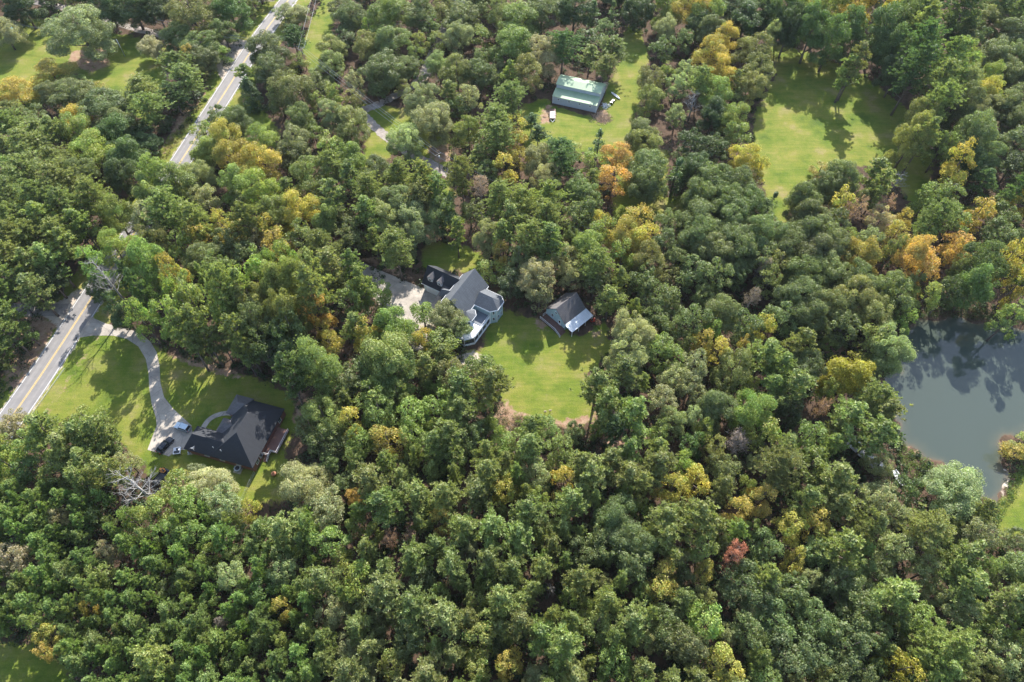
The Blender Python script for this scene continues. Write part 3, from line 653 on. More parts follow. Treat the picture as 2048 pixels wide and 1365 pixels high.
tile(683, 455, """60 60 170 O;50 220 120 P;230 400 150 G;60 420 160 G;120 330 120 P;330 130 220 P;400 60 150 S;690 30 110 P;890 60 170 S;970 30 130 P;1130 60 190 P;1250 80 170 P;890 260 150 y .6;960 160 110 Y;1060 190 130 S;1010 340 150 o .8;
1150 300 200 W;1190 380 170 S;1240 170 120 G;1350 200 170 S;1370 290 130 S;1480 130 190 G;1560 40 160 y;1700 60 190 Y;1820 80 160 Y;1530 230 190 P;1520 330 150 O;1680 180 160 y;1850 210 190 L;1940 110 150 O;2010 200 120 O;1800 330 160 O;
1610 430 150 P .8;1900 430 180 O;1880 530 160 O;1990 620 130 O;1990 490 100 O;1740 650 230 S;1720 760 220 S;1690 860 180 P;1900 730 170 G;1990 770 140 G;1980 900 160 S;1540 940 190 P;1590 1060 190 P;1760 1120 210 P;1930 1060 180 S;1990 1180 150 S;
1640 1190 140 p;640 540 210 S .8;710 610 140 S .75;490 520 140 G .8;310 590 210 G;380 640 160 G;150 660 160 Y;240 660 120 G;490 690 120 Y;600 700 180 G .85;610 770 140 P .8;90 600 150 P;280 780 300 G;320 880 240 g;160 860 190 g;40 920 190 O;200 1010 190 G;
330 1000 150 G;240 1120 190 G;430 1130 190 G;50 1170 150 Y;270 1280 180 Y;430 1260 160 G;110 1280 150 G;660 880 180 L;720 970 200 P;840 850 180 G;900 940 190 P;600 1080 190 G;720 1110 170 P;650 1240 190 P;780 1270 160 O;550 1310 160 P;
1160 1230 160 P;1240 1190 110 G .6;1050 1290 170 y .7;1130 1330 180 P;1400 1230 110 O .6;960 1330 120 y .7;1320 1330 140 G;1720 1340 140 P;1890 1340 130 P;840 1210 100 g;510 960 90 g .7""")
tile(1365, 455, """100 60 190 O;200 160 200 O;60 280 170 O;190 290 170 O;290 80 190 O;350 150 200 O;480 60 210 O;480 200 170 O;700 50 210 O;850 50 190 O;620 130 190 O;780 160 210 O;900 150 190 O;580 240 160 L;480 270 110 T;410 430 110 T;520 330 140 L;720 270 210 O;880 270 190 O;
1070 180 200 Y;1110 80 140 S;1260 60 140 Y;1390 180 190 A;1450 250 170 A;1650 110 160 A;1590 170 110 A;1050 330 190 O;1020 420 210 L;1220 380 190 O;1280 450 160 O;700 420 210 O;620 540 180 O;740 540 190 O;900 480 190 O;960 600 170 O;1150 530 200 L;
1230 750 230 S;1140 680 170 L;1440 50 140 G;1800 220 220 g;1760 340 210 g;1930 230 150 Y;2010 170 110 Y;2000 350 130 Y;1900 50 160 O;2010 70 110 O;1580 400 130 o;1970 540 140 G;220 520 190 O;60 560 180 O;370 600 170 O;480 600 140 Y;120 690 120 Y;
210 750 140 Y;360 730 90 Y;320 850 210 L;500 760 190 P;730 850 200 O;60 850 180 S;60 980 170 S;200 1090 210 O;430 1130 220 y;480 1230 190 y;650 970 200 P;540 960 140 P;640 1110 140 o;990 880 250 Z;820 1100 120 B;1000 1130 210 P;1170 1030 210 P;
1220 1120 180 P;1150 1250 210 P;740 1270 190 G;330 1300 190 T .9;120 1220 120 y;60 1150 120 S;60 1300 130 g;600 1330 140 P;1995 1345 130 Y .42;2045 1290 120 y .42;580 850 150 P;880 700 90 G .7""")
tile(0, 910, """820 190 240 D 1.35;1050 190 190 y .8;1260 180 230 W .7;1180 110 110 S .6;1340 290 210 S;1130 280 170 G;1510 350 120 Y;1840 190 260 W .9;1700 440 200 P;1960 330 210 S;380 390 110 W;90 640 190 W;660 590 110 W;1380 740 180 S;1250 620 120 y;1700 920 120 Y;
540 930 90 Y;300 1080 120 Y;290 1180 110 Y;1330 1010 100 T .7;1960 750 190 P;1960 520 190 G;1700 700 170 S;1580 820 160 g;1990 960 170 S;910 1240 190 P;60 60 150 y;200 90 160 g;350 90 170 G;520 40 170 P;660 110 180 P;760 40 120 S;500 180 160 P;
930 330 170 y;800 400 140 y;1000 470 150 G;1180 470 160 G""")
tile(683, 910, """290 520 130 B;415 510 130 B;80 260 100 A;600 400 140 Y;980 210 170 Y;1180 260 110 y;1650 380 230 O;1740 520 230 O;1590 530 210 O;1720 640 230 O;1440 600 170 O;1990 200 170 Y;1250 810 60 D .8;1930 770 190 Y;90 750 190 y;810 1280 150 y;1000 1250 160 Y;
1530 1030 190 L;1940 1020 200 O;2000 1130 190 O;80 30 120 G;180 180 200 P;260 300 220 P;450 260 190 P;620 270 190 P;820 230 180 P;870 130 170 P;1170 130 160 S;1120 350 190 P;1360 300 180 P;1330 170 160 Y;900 430 200 P;740 430 180 P;1060 500 190 P;
1270 550 120 P;430 620 170 P;670 670 180 P;900 620 160 P;1020 700 170 P;250 840 210 P;430 920 200 P;620 980 220 P;980 880 220 P;1080 1000 170 P;1190 1080 190 P;1340 1150 210 P;1430 770 170 P;1600 880 170 P;1740 1010 200 P;1490 130 200 P;1720 120 180 P;1450 60 170 P;
1620 40 170 P;1900 60 190 P;1800 180 130 P;1950 380 180 P;1950 520 190 P""")
tile(1365, 910, """570 80 230 P;780 60 200 G;920 150 220 P;1160 250 200 S;740 280 160 P;1630 215 340 S .7;60 160 150 Y;460 270 180 Y;330 340 160 Y;80 370 230 P;310 600 170 R;490 560 170 O;640 430 180 Y;790 430 190 Y;670 640 130 Y;
130 700 110 Y;950 560 210 P;1270 560 200 S;1480 450 250 P;1690 600 220 P;1780 480 180 S;1990 520 130 O .7;1440 700 180 S;1280 840 240 P;1690 790 220 P;1650 930 210 S;1350 200 140 g;1180 60 150 S .8;130 1000 210 y;360 780 220 O;480 860 200 O;
620 830 220 O;550 1000 210 O;930 760 190 O;1040 830 190 O;1060 960 220 O;790 1000 210 O;1000 1140 240 O;1130 1090 180 O;600 1220 230 O;750 1200 210 O;250 1260 190 Y;1300 1280 210 Z;1600 1160 270 P;1900 1200 220 S;1870 1050 160 G;1950 880 200 P;1990 680 180 S;
60 1150 170 S;1010 1290 190 O;400 1080 190 O;1440 1000 180 G;1560 1300 180 P;930 300 170 P""")
# ---- young pines and other trees that fill the woods between the ones above
KIND['q'] = ('P', (.100, .150, .050), 11.0, .8, 'small bushy young pine', 'young_pine_tree', 'young pine')
ROADPX = [[(0,895),(0,825),(165,585),(235,560),(205,620),(60,840)], [(300,330),(400,225),(500,75),(560,-20),(640,-20),(560,60),(500,180),(420,260),(370,350)], [(130,560),(260,585),(320,680),(160,760),(60,700)]]
SOLID = [(-16.5, 126, 12), (-7, 116, 7), (18.5, 121, 7.5), (-76, 80, 11), (-65, 82, 11), (24.5, 226, 11), (-96, 75, 6)]
PADS = [poly(drive_px), poly([(750,560),(850,570),(880,620),(850,690),(790,650)])]
GRAV = [[G(*p) for p in L] for L in ([(740,245),(765,268),(790,288),(830,312),(900,350)], [(893,60),(882,85),(868,120),(850,152),(825,172),(785,195),(745,215)])]
def inpoly(P, x, y):
    r = False; n = len(P)
    for i in range(n):
        a = P[i]; b = P[(i+1) % n]
        if (a[1] > y) != (b[1] > y) and x < a[0]+(y-a[1])*(b[0]-a[0])/(b[1]-a[1]): r = not r
    return r
def ok_base(x, y, m=0.):
    if road_dist(x, y) < 6+m: return False
    if any(math.hypot(x-a, y-b) < r for a, b, r in SOLID): return False
    if inpoly(pondP, x, y) or any(inpoly(P, x, y) for P in PADS): return False
    return all(math.hypot(x-a, y-b) > 2.5 for L in GRAV for a, b in L)
for i in range(len(TREES)):
    c, x, y, d, h, u, v = TREES[i]
    if ok_base(x, y): continue
    for f in (.9, 1.1, .8, 1.2, .7, 1.3, 1.4, .6):
        h2 = min(h*f, 29); x2, y2 = G(u, v, h2*ANCH[KIND[c][0]])
        if ok_base(x2, y2): TREES[i] = [c, x2, y2, d, h2, u, v]; break
rf = random.Random(5)
def region(u, v):
    if v > 940 and u < 640 and not (u > 450 and v < 1080): return 'qqqqqqqqqG', (33, 46)
    if u > 1340 and v > 1080: return 'OOOPPSSLG', (46, 82)
    if u > 1300 and v > 430: return 'OOOLPPSGy', (44, 78)
    if u > 1650: return ('ppppooog' if v < 230 else 'PpppoOO'), (45, 66)
    if v < 60: return 'oopOL', (42, 55)
    if u < 330 and v < 1000: return 'PPPPpgO', (42, 60)
    if v < 480: return 'PPOSLGyo', (40, 56)
    return 'PPPPPGGOSy', (40, 70)
def try_fill(u, v, code, dp, pack):
    for p in LAWNS.values():
        if inpx(p, u, v): return False
    for p in ROADPX:
        if inpx(p, u, v): return False
    if inpx(POND, u, v): return False
    for t in TREES:
        pw = t[3]*FPX/PX(t[1], t[2], t[4]*.65)[2]
        if math.hypot(u-t[5], (v-t[6])/.92) < pack*(dp+pw): return False
    if u > 1550 and v < 300 and code in 'Pp': code = {'P': 'g', 'p': 'o'}[code]
    n = len(TREES); put(code, u, v, dp, rf.uniform(.76, 1.14)); t = TREES[n]; bu, bv, _ = PX(t[1], t[2], 0)
    tip = [inpx(p, bu, bv) for p in LAWNS.values()]
    if any(tip) or not ok_base(t[1], t[2]) or (10 < t[1] < 46 and 222 < t[2] < 262) or (-34 < t[1] < -14 and 128 < t[2] < 150): TREES.pop(); return False
    # keep the crown itself off the things that show in the photo
    for q in ((0, .45), (0, -.45), (.45, 0), (-.45, 0)):
        if any(inpx(p, u+q[0]*dp, v+q[1]*dp) for p in list(LAWNS.values())+ROADPX+[POND]): TREES.pop(); return False
    for bx0, by0, bx1, by1 in ((690, 500, 1020, 710), (1080, 570, 1220, 680), (350, 780, 620, 950), (1095, 140, 1225, 250), (1680, 880, 1850, 990), (0, 35, 60, 70)):
        if bx0-dp*.4 < u < bx1+dp*.4 and by0-dp*.4 < v < by1+dp*.4: TREES.pop(); return False
    return True
NHAND = len(TREES)
for pas, pack, sc in ((0, .54, 1.0), (1, .47, .8), (2, .42, .62)):
    for _ in range(6500):
        u = rf.uniform(-40, 2088); v = rf.uniform(-30, 1440); mixs, (a, b) = region(u, v)
        try_fill(u, v, rf.choice(mixs), rf.uniform(a, b)*sc, pack if mixs[0] != 'q' else pack*1.0)

# ---- labels that single each tree out: look, landmark, side and rank
MARKS = [('the pond', 1920, 790), ('the green-roofed barn', 1158, 188), ('the blue house', 925, 615), ('the small shed', 1145, 625), ('the dark-roofed brick house', 475, 870),
 ('the sunlit meadow', 1610, 290), ('the parked black car', 332, 893), ('the round blue canopy', 28, 57), ('the rust red dead pine', 1468, 1110), ('the big grey snag', 273, 972),
 ('the purplish bare tree', 1475, 897), ('the two pinkish dying trees', 800, 1080), ('the road at the left edge', 10, 850), ('the lower left corner', 0, 1365), ('the lower right corner', 2048, 1365),
 ('the upper right corner', 2048, 0), ('the driveway mouth', 180, 655), ('the roadside gravel apron', 450, 95), ('the white house at the top', 925, 12), ('the power pole by the lane', 880, 350),
 ('the orange autumn trees', 1830, 520), ('the small snag in the gap', 1100, 1180), ('the mown yard', 1080, 770), ('the pale tree at left edge', 30, 1125), ('the bottom edge centre', 1024, 1365),
 ('the narrow grassy gap', 1330, 425), ('the white boat by the pond', 1795, 958), ('the left lawn', 200, 200), ('the right edge centre', 2048, 400)]
SECT = ['right of', 'lower right of', 'below', 'lower left of', 'left of', 'upper left of', 'above', 'upper right of']
ORD = ['nearest', 'second nearest', 'third nearest', 'fourth nearest', 'fifth nearest', 'sixth nearest', 'seventh nearest', 'eighth nearest', 'ninth nearest', 'tenth nearest', 'eleventh nearest', 'twelfth nearest', 'thirteenth nearest', 'fourteenth nearest', 'fifteenth nearest']
bk = {}
for i, t in enumerate(TREES):
    u, v = t[5], t[6]; m = min(MARKS, key=lambda k: math.hypot(u-k[1], v-k[2])); a = math.atan2(v-m[2], u-m[1]); s = int(round(a/(PI/4))) % 8
    bk.setdefault((KIND[t[0]][4], m[0], s), []).append((math.hypot(u-m[1], v-m[2]), i))
TLAB = {}
for (look, m, s), L in bk.items():
    L.sort()
    for r, (dd, i) in enumerate(L):
        mm = m
        if len(L) == 1: TLAB[i] = f'{look}, the only one {SECT[s]} {mm}'
        else: TLAB[i] = f'{look}, {ORD[min(r, 14)]} {SECT[s]} {mm}'
GRP = {'pine': 'pines of the woods', 'young pine': 'young pines planted close together', 'oak': 'oaks of the woods', 'broadleaf tree': 'broadleaf trees of the woods', 'cedar': 'dark cedars', 'autumn tree': 'trees turning yellow and orange', 'dead tree': 'dead and dying trees'}
rt = random.Random(9); cnt = {}
for i, (c, x, y, d, h, u, v) in enumerate(TREES):
    K = KIND[c]; key = K[0]
    if key in 'POLGSYC': key += 'b' if d > 8.8 else 's'
    pd, ph, leaf, trunk, extra = rt.choice(PROTO[key]); cat = K[6]; cnt[cat] = cnt.get(cat, 0)+1
    if len(TLAB[i].replace('-',' ').split()) > 15: print('LONG', TLAB[i])
    root = thing(K[5], TLAB[i], cat, (x, y, 0), rt.uniform(0, 2*PI), GRP[cat])
    fx = d/pd*(1.08 if i < NHAND else 1.14); fz = h/ph; ax_ = rt.uniform(.88, 1.13); root.scale = (fx*ax_, fx/ax_, fz*rt.uniform(.95, 1.05))
    root.rotation_euler.x = rt.uniform(-.03, .03); root.rotation_euler.y = rt.uniform(-.03, .03)
    o = D.objects.new({'D': 'branches', 'T': 'twigs', 'R': 'dead_needles', 'B': 'dry_foliage'}.get(c, 'crown'), leaf); C.objects.link(o); o.parent = root
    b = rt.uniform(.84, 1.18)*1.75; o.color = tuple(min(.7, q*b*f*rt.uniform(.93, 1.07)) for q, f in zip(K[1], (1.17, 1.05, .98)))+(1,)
    o = D.objects.new('trunk', trunk); C.objects.link(o); o.parent = root
    if extra: o = D.objects.new('branches', extra); C.objects.link(o); o.parent = root
print('TREES', len(TREES), 'hand', NHAND, cnt)

# ---- undergrowth: one mass of low bushes under the trees
UP = []; rng = np.random.default_rng(3)
ru = random.Random(21); nb = 0; GC = []
while nb < 9500:
    u = ru.uniform(-60, 2108); v = ru.uniform(-40, 1500)
    if v > 1365 and ru.random() < .5: continue
    if any(inpx(p, u, v) for p in LAWNS.values()) or any(inpx(p, u, v) for p in ROADPX): continue
    x, y = G(u, v)
    if inpoly(pondP, x, y) or not ok_base(x, y, -1): continue
    nb += 1; GC.append((x, y))
GC = np.array(GC); per = 46; n = len(GC)*per
r_ = rng.uniform(.6, 2.0, len(GC)); dirs = sph(n); dirs[:, 2] = np.abs(dirs[:, 2])
cen = np.repeat(np.concatenate([GC, np.zeros((len(GC), 1))], 1), per, 0); R_ = np.repeat(r_, per)[:, None]
Pp = cen+dirs*R_*rng.uniform(.7, 1.1, (n, 1))*np.array([1, 1, 1.1]); s = rng.uniform(.15, .30, n)
bt = np.repeat(np.clip(1+rng.normal(size=(len(GC), 1))*.3, .5, 1.7), per, 0)
me = leafmesh('undergrowth', [quads_from(Pp, dirs+rng.normal(size=(n, 3))*.5, s*1.1, s*.8, tones(n, .22)*bt)])
o = D.objects.new('undergrowth', me); C.objects.link(o); o.color = (.052, .085, .032, 1)
tag(o, 'low dark green undergrowth covering the forest floor', 'undergrowth', None, 'stuff')
# woods going on beyond the picture's edges, too far off to tell trees apart
ro = random.Random(77); DT = []
while len(DT) < 3000:
    x = ro.uniform(-430, 430); y = ro.uniform(-70, 470); z_ = PX(x, y, 8)
    if (-70 < z_[0] < 2118 and -25 < z_[1] < 1450 and z_[2] > 0) or road_dist(x, y) < 12: continue
    if any(math.hypot(x-a, y-b) < 5.5 for a, b in DT[-60:]) or inpoly(pondP, x, y): continue
    if x > 120 and math.hypot(x-150, y-110) < 45: continue
    DT.append((x, y))
DA = np.array(DT); per = 110; n = len(DA)*per; rd_ = np.repeat(rng.uniform(3.8, 6.5, len(DA)), per)[:, None]; hh_ = np.repeat(rng.uniform(11, 20, len(DA)), per)[:, None]
dirs = sph(n); cen = np.repeat(np.concatenate([DA, np.zeros((len(DA), 1))], 1), per, 0); cen[:, 2:] = hh_*.58
Pp = cen+dirs*rng.uniform(.75, 1.12, (n, 1))*np.concatenate([rd_, rd_, hh_*.44], 1); s_q = rng.uniform(.5, .95, n)
bt = np.repeat(np.clip(1+rng.normal(size=(len(DA), 3))*np.array([.28, .15, .2]), .5, 1.7), per, 0)
me = leafmesh('distant_forest', [quads_from(Pp, dirs+rng.normal(size=(n, 3))*.6, s_q*1.1, s_q*.8, tones(n, .25)*bt)])
o = D.objects.new('distant_forest', me); C.objects.link(o); o.color = (.12, .155, .06, 1)
tag(o, 'unbroken mass of woods around the edges of the view', 'forest', None, 'stuff')
# weeds on the pond bank and the rough edge of the yard
def weeds(name, pts, n, label, colr, hh=.5):
    P = []
    rr = random.Random(len(name)+n); us = [p[0] for p in pts]; vs = [p[1] for p in pts]
    while len(P) < n:
        u = rr.uniform(min(us), max(us)); v = rr.uniform(min(vs), max(vs))
        if inpx(pts, u, v) and not inpx(POND, u, v): P.append((*G(u, v), 0))
    P = np.repeat(np.array(P), 14, 0); m = len(P); P = P+rng.normal(size=(m, 3))*np.array([.35, .35, .0]); P[:, 2] = rng.uniform(.02, hh, m)
    s = rng.uniform(.07, .16, m); o = D.objects.new(name, leafmesh(name, [quads_from(P, sph(m)+np.array([0, 0, .5]), s*1.5, s*.7, tones(m, .3))]))
    C.objects.link(o); o.color = (*colr, 1); tag(o, label, 'weeds', None, 'stuff')
weeds('bank_weeds', [(1790,860),(1815,850),(1850,915),(1900,960),(1995,1010),(2030,930),(2048,900),(2048,960),(1990,1060),(1880,1000),(1800,930)], 700, 'bright green weeds along the lower pond bank', (.14, .20, .05))
weeds('reeds', [(1740,700),(1790,640),(1836,612),(1900,612),(2048,628),(2100,640),(2100,690),(1900,660),(1840,660),(1800,700),(1780,760),(1760,790),(1740,760)], 900, 'dark green reeds and weeds along the far pond bank', (.07, .10, .035), .8)
weeds('brush', [(985,810),(1060,835),(1150,860),(1200,850),(1190,900),(1090,905),(1000,950),(970,930)], 420, 'rough weeds and brush along the lower edge of the mown yard', (.16, .15, .06), .7)
weeds('verge_weeds', [(300,330),(395,215),(440,165),(425,180),(360,275),(320,345)], 160, 'dry weeds on the road bank', (.20, .17, .08), .4)

# ------------------------------------------------------------------ buildings
S = 1.179
def window(parent, face, c, w_, h_, frame=WHITE):
    """face: ('y-', y) etc; c = centre along the wall, centre height. A proud frame with a dark pane"""
    ax, pos = face; s = -1 if ax[1] == '-' else 1
    f = MB(); p = MB(); a0, a1 = c[0]-w_/2, c[0]+w_/2; z0, z1 = c[1]-h_/2, c[1]+h_/2; t = .12
    def bx(mb, u0, u1, z0, z1, d0, d1):
        lo, hi = sorted((pos+s*d0, pos+s*d1))
        if ax[0] == 'y': mb.box(u0, u1, lo, hi, z0, z1)
        else: mb.box(lo, hi, u0, u1, z0, z1)
    bx(f, a0-t, a0, z0-t, z1+t, 0.003, .07); bx(f, a1, a1+t, z0-t, z1+t, .003, .07); bx(f, a0, a1, z1, z1+t, .003, .07); bx(f, a0, a1, z0-t, z0, .003, .07)
    bx(f, a0, a1, (z0+z1)/2-.03, (z0+z1)/2+.03, .003, .06); bx(p, a0, a1, z0, (z0+z1)/2-.03, .003, .03); bx(p, a0, a1, (z0+z1)/2+.03, z1, .003, .03)
    o = f.build('window', frame, parent); p.build('pane', GLASS, o); return o
def window_quad(parent, p0, p1, z0, z1, frame=WHITE, pane=GLASS, name='window', t=.1, mull=True):
    """window on a wall running p0->p1 (outward on the right hand side)"""
    a = Vector((*p0, 0)); b = Vector((*p1, 0)); d = (b-a).normalized(); n = Vector((d.y, -d.x, 0)); L = (b-a).length
    def bx(mb, u0, u1, q0, q1, e0, e1):
        vs = [a+d*u+n*e+Vector((0, 0, z)) for z in (q0, q1) for (u, e) in ((u0, e0), (u0, e1), (u1, e1), (u1, e0))]
        mb.add(vs, [(0,3,2,1),(4,5,6,7),(0,1,5,4),(1,2,6,5),(2,3,7,6),(3,0,4,7)])
    f = MB(); p = MB()
    bx(f, 0, t, z0, z1, .003, .08); bx(f, L-t, L, z0, z1, .003, .08); bx(f, t, L-t, z1-t, z1, .003, .08); bx(f, t, L-t, z0, z0+t, .003, .08)
    if mull: bx(f, t, L-t, (z0+z1)/2-.03, (z0+z1)/2+.03, .031, .07)
    bx(p, t, L-t, z0+t, z1-t, .003, .03)
    o = f.build(name, frame, parent); p.build('pane', pane, o); return o
def gable(a0, a1, b0, b1, ze, zr, ov=.35, t=.2, mid=None, mb=None):
    """gable roof, ridge along x"""
    mb = mb or MB(); m = (b0+b1)/2 if mid is None else mid
    for e in (b0, b1):
        s = (zr-ze)/abs(m-e); eo = e+(ov if e > m else -ov); zo = ze-s*ov
        q = [(a0-ov, eo, zo), (a1+ov, eo, zo), (a1+ov, m, zr), (a0-ov, m, zr)]
        if e > m: q = q[::-1]
        mb.slab(q, t)
    return mb
def gwall(a0, a1, b0, b1, ze, zr, mb=None, drop=.22, mid=None):
    mb = mb or MB(); m = (b0+b1)/2 if mid is None else mid
    pr = [(b0, 0), (b1, 0), (b1, ze-drop), (m, zr-drop), (b0, ze-drop)]
    return mb.add([(a0, y, z) for y, z in pr]+[(a1, y, z) for y, z in pr], [(0,1,2,3,4)[::-1], (5,6,7,8,9), (0,1,6,5), (1,2,7,6), (2,3,8,7), (3,4,9,8), (4,0,5,9)][::1])
def rot90(mb):
    mb.v = [(-y, x, z) for x, y, z in mb.v]; return mb
def hip(mb, pts, ze, ridge, zr, t=.2):
    """pts: eave polygon ccw; ridge: list of ridge points; each eave edge joins its nearest ridge point(s)"""
    n = len(pts)
    def near(p): return min(range(len(ridge)), key=lambda k: math.dist(p, ridge[k]))
    base = [(p[0], p[1], ze) for p in pts]; R = [(r[0], r[1], zr) for r in ridge]
    vs = base+R+[(p[0], p[1], ze-t) for p in pts]; fs = [tuple(range(n+len(R), n+len(R)+n))[::-1]]
    for i in range(n):
        j = (i+1) % n; a, b = near(pts[i]), near(pts[j])
        fs.append((i, j, n+b, n+a) if a != b else (i, j, n+a)); fs.append((n+len(R)+i, n+len(R)+j, j, i))
    return mb.add(vs, fs)
def rail(pts, h=.95, closed=False, post=1.6):
    mb = MB(); L = list(pts)+([pts[0]] if closed else [])
    for a, b in zip(L, L[1:]):
        a = Vector(a); b = Vector(b); up = Vector((0, 0, 1))
        for z in (h, h*.12): mb.tube([a+up*z, b+up*z], .055 if z == h else .035, 4)
        n = max(1, int((b-a).length/.32))
        for k in range(n+1): mb.tube([a.lerp(b, k/n), a.lerp(b, k/n)+up*h], .075 if k in (0, n) else .022, 4)
    return mb

# blue house: local x runs along the garage ridge, y along the main ridge
bh = thing('blue_house', 'pale blue two-storey house with charcoal roof, garage dormers and screened porch', 'house', (-17.6, 119.7, 0), rad(-30))
s = S
w_ = rot90(gwall(.3*s, 11*s, -3.55*s, 3.55*s, 5.8*s, 9.9*s))           # main block, ridge along local y
w_.v = [(x, y, z) for x, y, z in w_.v]; w_.build('wall', BLUESIDE, bh)
r_m = rot90(gable(.3*s, 11*s, -3.55*s, 3.55*s, 5.8*s, 9.9*s, .4)); r_m.build('roof', SHINGLE, bh)
tr = MB()
for sx in (-1, 1):
    xe = sx*(3.55*s+.42); tr.box(xe-.07, xe+.07, -.02*s, 11.3*s, 5.8*s-.72, 5.8*s-.5)
tr.build('gutter', WHITE, bh)
gw = gwall(-12.4*s, -3.5*s, 5.5*s, 11.6*s, 3.2*s, 6.6*s); gw.build('garage_wall', BLUESIDE, bh)
gr = gable(-12.4*s, -3.4*s, 5.5*s, 11.6*s, 3.2*s, 6.6*s, .4); gr.build('garage_roof', SHINGLE_SHADE, bh)
gd_ = MB(); gd_.box(-11.6*s, -7.2*s, 5.5*s-.09, 5.5*s-.003, 0, 2.25)
g_o = gd_.build('garage_door', WHITE, bh)
pn = MB()
for k in range(3): pn.box(-11.6*s+.1, -7.2*s-.1, 5.5*s-.115, 5.5*s-.093, .62+k*.56, .66+k*.56)
pn.build('panel_line', GREY, g_o)
tr = MB(); tr.box(-12.8*s, -3.4*s, 5.5*s-.46, 5.5*s-.37, 3.2*s-.62, 3.2*s-.42); tr.build('gutter', WHITE, bh)
for xc in (-10.6*s, -7.7*s):      # dormers on the garage roof
    dm = MB(); hw = .72*s; y0 = 6.15*s; yb = 7.9*s
    dm.box(xc-hw, xc+hw, y0, yb, 3.7*s, 5.15*s)
    dm.add([(xc-hw, y0, 5.15*s), (xc+hw, y0, 5.15*s), (xc, y0, 5.95*s), (xc-hw, yb, 5.15*s), (xc+hw, yb, 5.15*s), (xc, yb, 5.95*s)], [(0,1,2), (3,5,4), (0,3,4,1), (1,4,5,2), (2,5,3,0)])
    do = dm.build('dormer', WHITESIDE, bh)
    rr = MB()
    for sx in (-1, 1):
        q = [(xc+sx*(hw+.15), y0-.25, 5.1*s-.02), (xc+sx*(hw+.15), 8.1*s, 5.1*s-.02), (xc, 8.5*s, 6.05*s), (xc, y0-.25, 6.05*s)]
        rr.slab(q if sx > 0 else q[::-1], .1)
    rr.build('dormer_roof', SHINGLEC, do)
    window(do, ('y-', y0), (xc, 4.45*s), .75, 1.0)
# link roof between garage and main block, entry porch, small cross gable
lk = MB(); lk.slab([(-6.6*s, 1.3*s, 2.9*s), (-3.4*s, 1.3*s, 2.9*s), (-3.4*s, 6.4*s, 4.7*s), (-6.6*s, 6.4*s, 4.7*s)], .2)
lk.build('entry_roof', SHINGLE_SHADE, bh)
lw = MB(); lw.box(-6.2*s, -3.56*s, 1.75*s, 5.45*s, 0, 2.85*s); lw.build('entry_wall', BLUESIDE, bh)
cgm = MB(); cgm.slab([(-5.9*s, 3.1*s, 4.3*s), (-3.0*s, 3.1*s, 4.8*s), (-2.6*s, 4.4*s, 6.6*s), (-5.9*s, 4.4*s, 5.5*s)], .18)
cgm.slab([(-5.9*s, 4.4*s, 5.5*s), (-2.6*s, 4.4*s, 6.6*s), (-3.0*s, 5.8*s, 4.9*s), (-5.9*s, 5.8*s, 4.3*s)], .18); cgm.build('cross_gable', SHINGLE, bh)
pr = MB(); pr.slab([(-6.6*s, -2.6*s, 2.7*s), (-3.5*s, -2.6*s, 2.7*s), (-3.5*s, 1.0*s, 3.5*s), (-6.6*s, 1.0*s, 3.5*s)], .2); pr.build('front_porch_roof', SHINGLE_SHADE, bh)
pc = MB()
for q in ((-6.3*s, -2.3*s), (-6.3*s, .7*s), (-4*s, -2.3*s)): pc.box(q[0]-.1, q[0]+.1, q[1]-.1, q[1]+.1, 0, 2.62*s)
pc.build('porch_posts', WHITE, bh)
# right wing with chamfered end and hip roof
wp = [(3.5*s, 4.8*s), (8.2*s, 4.8*s), (9.4*s, 6.0*s), (9.4*s, 8.7*s), (8.2*s, 9.8*s), (3.5*s, 9.8*s)]
m = MB(); m.prism(wp, 0, 5.35*s); m.build('wing_wall', BLUESIDE, bh)
we = [(3.7*s, 4.45*s), (8.35*s, 4.45*s), (9.75*s, 5.85*s), (9.75*s, 8.85*s), (8.35*s, 10.15*s), (3.7*s, 10.15*s)]
m = MB(); hip(m, we, 5.4*s, [(3.7*s, 7.3*s), (7.5*s, 7.3*s)], 7.3*s); m.build('wing_roof', SHINGLE, bh)
fa = MB()
for a, b in zip(we, we[1:]): 
    A = Vector((*a, 5.4*s-.1)); B = Vector((*b, 5.4*s-.1)); fa.tube([A, B], .13, 4)
fa.build('gutter', WHITE, bh)
for a, b in ((wp[1], wp[2]), (wp[2], wp[3]), (wp[3], wp[4])):
    for z0 in (1.2, 4.1):
        A = Vector(a); B = Vector(b); L = (B-A).length
        ws = [(.5, .8)] if L < 2.5 else [(.28, .8), (.72, .8)]
        for t, ww in ws:
            c = A.lerp(B, t); d = (B-A).normalized()*ww*.5; window_quad(bh, tuple(c-d), tuple(c+d), z0, z0+1.5)
cb = MB()
for p in wp[1:5]: cb.box(p[0]-.09, p[0]+.09, p[1]-.09, p[1]+.09, 0, 5.3*s)
cb.build('corner_trim', WHITE, bh)
# back gable: near end of main block is a gable with light trim, windows on the right side
window(bh, ('x+', 3.55*s), (2.6*s, 4.9*s), 1.2, 1.2)
window(bh, ('x+', 3.55*s), (.9*s+1.6, 2.9*s), .9, 1.3)
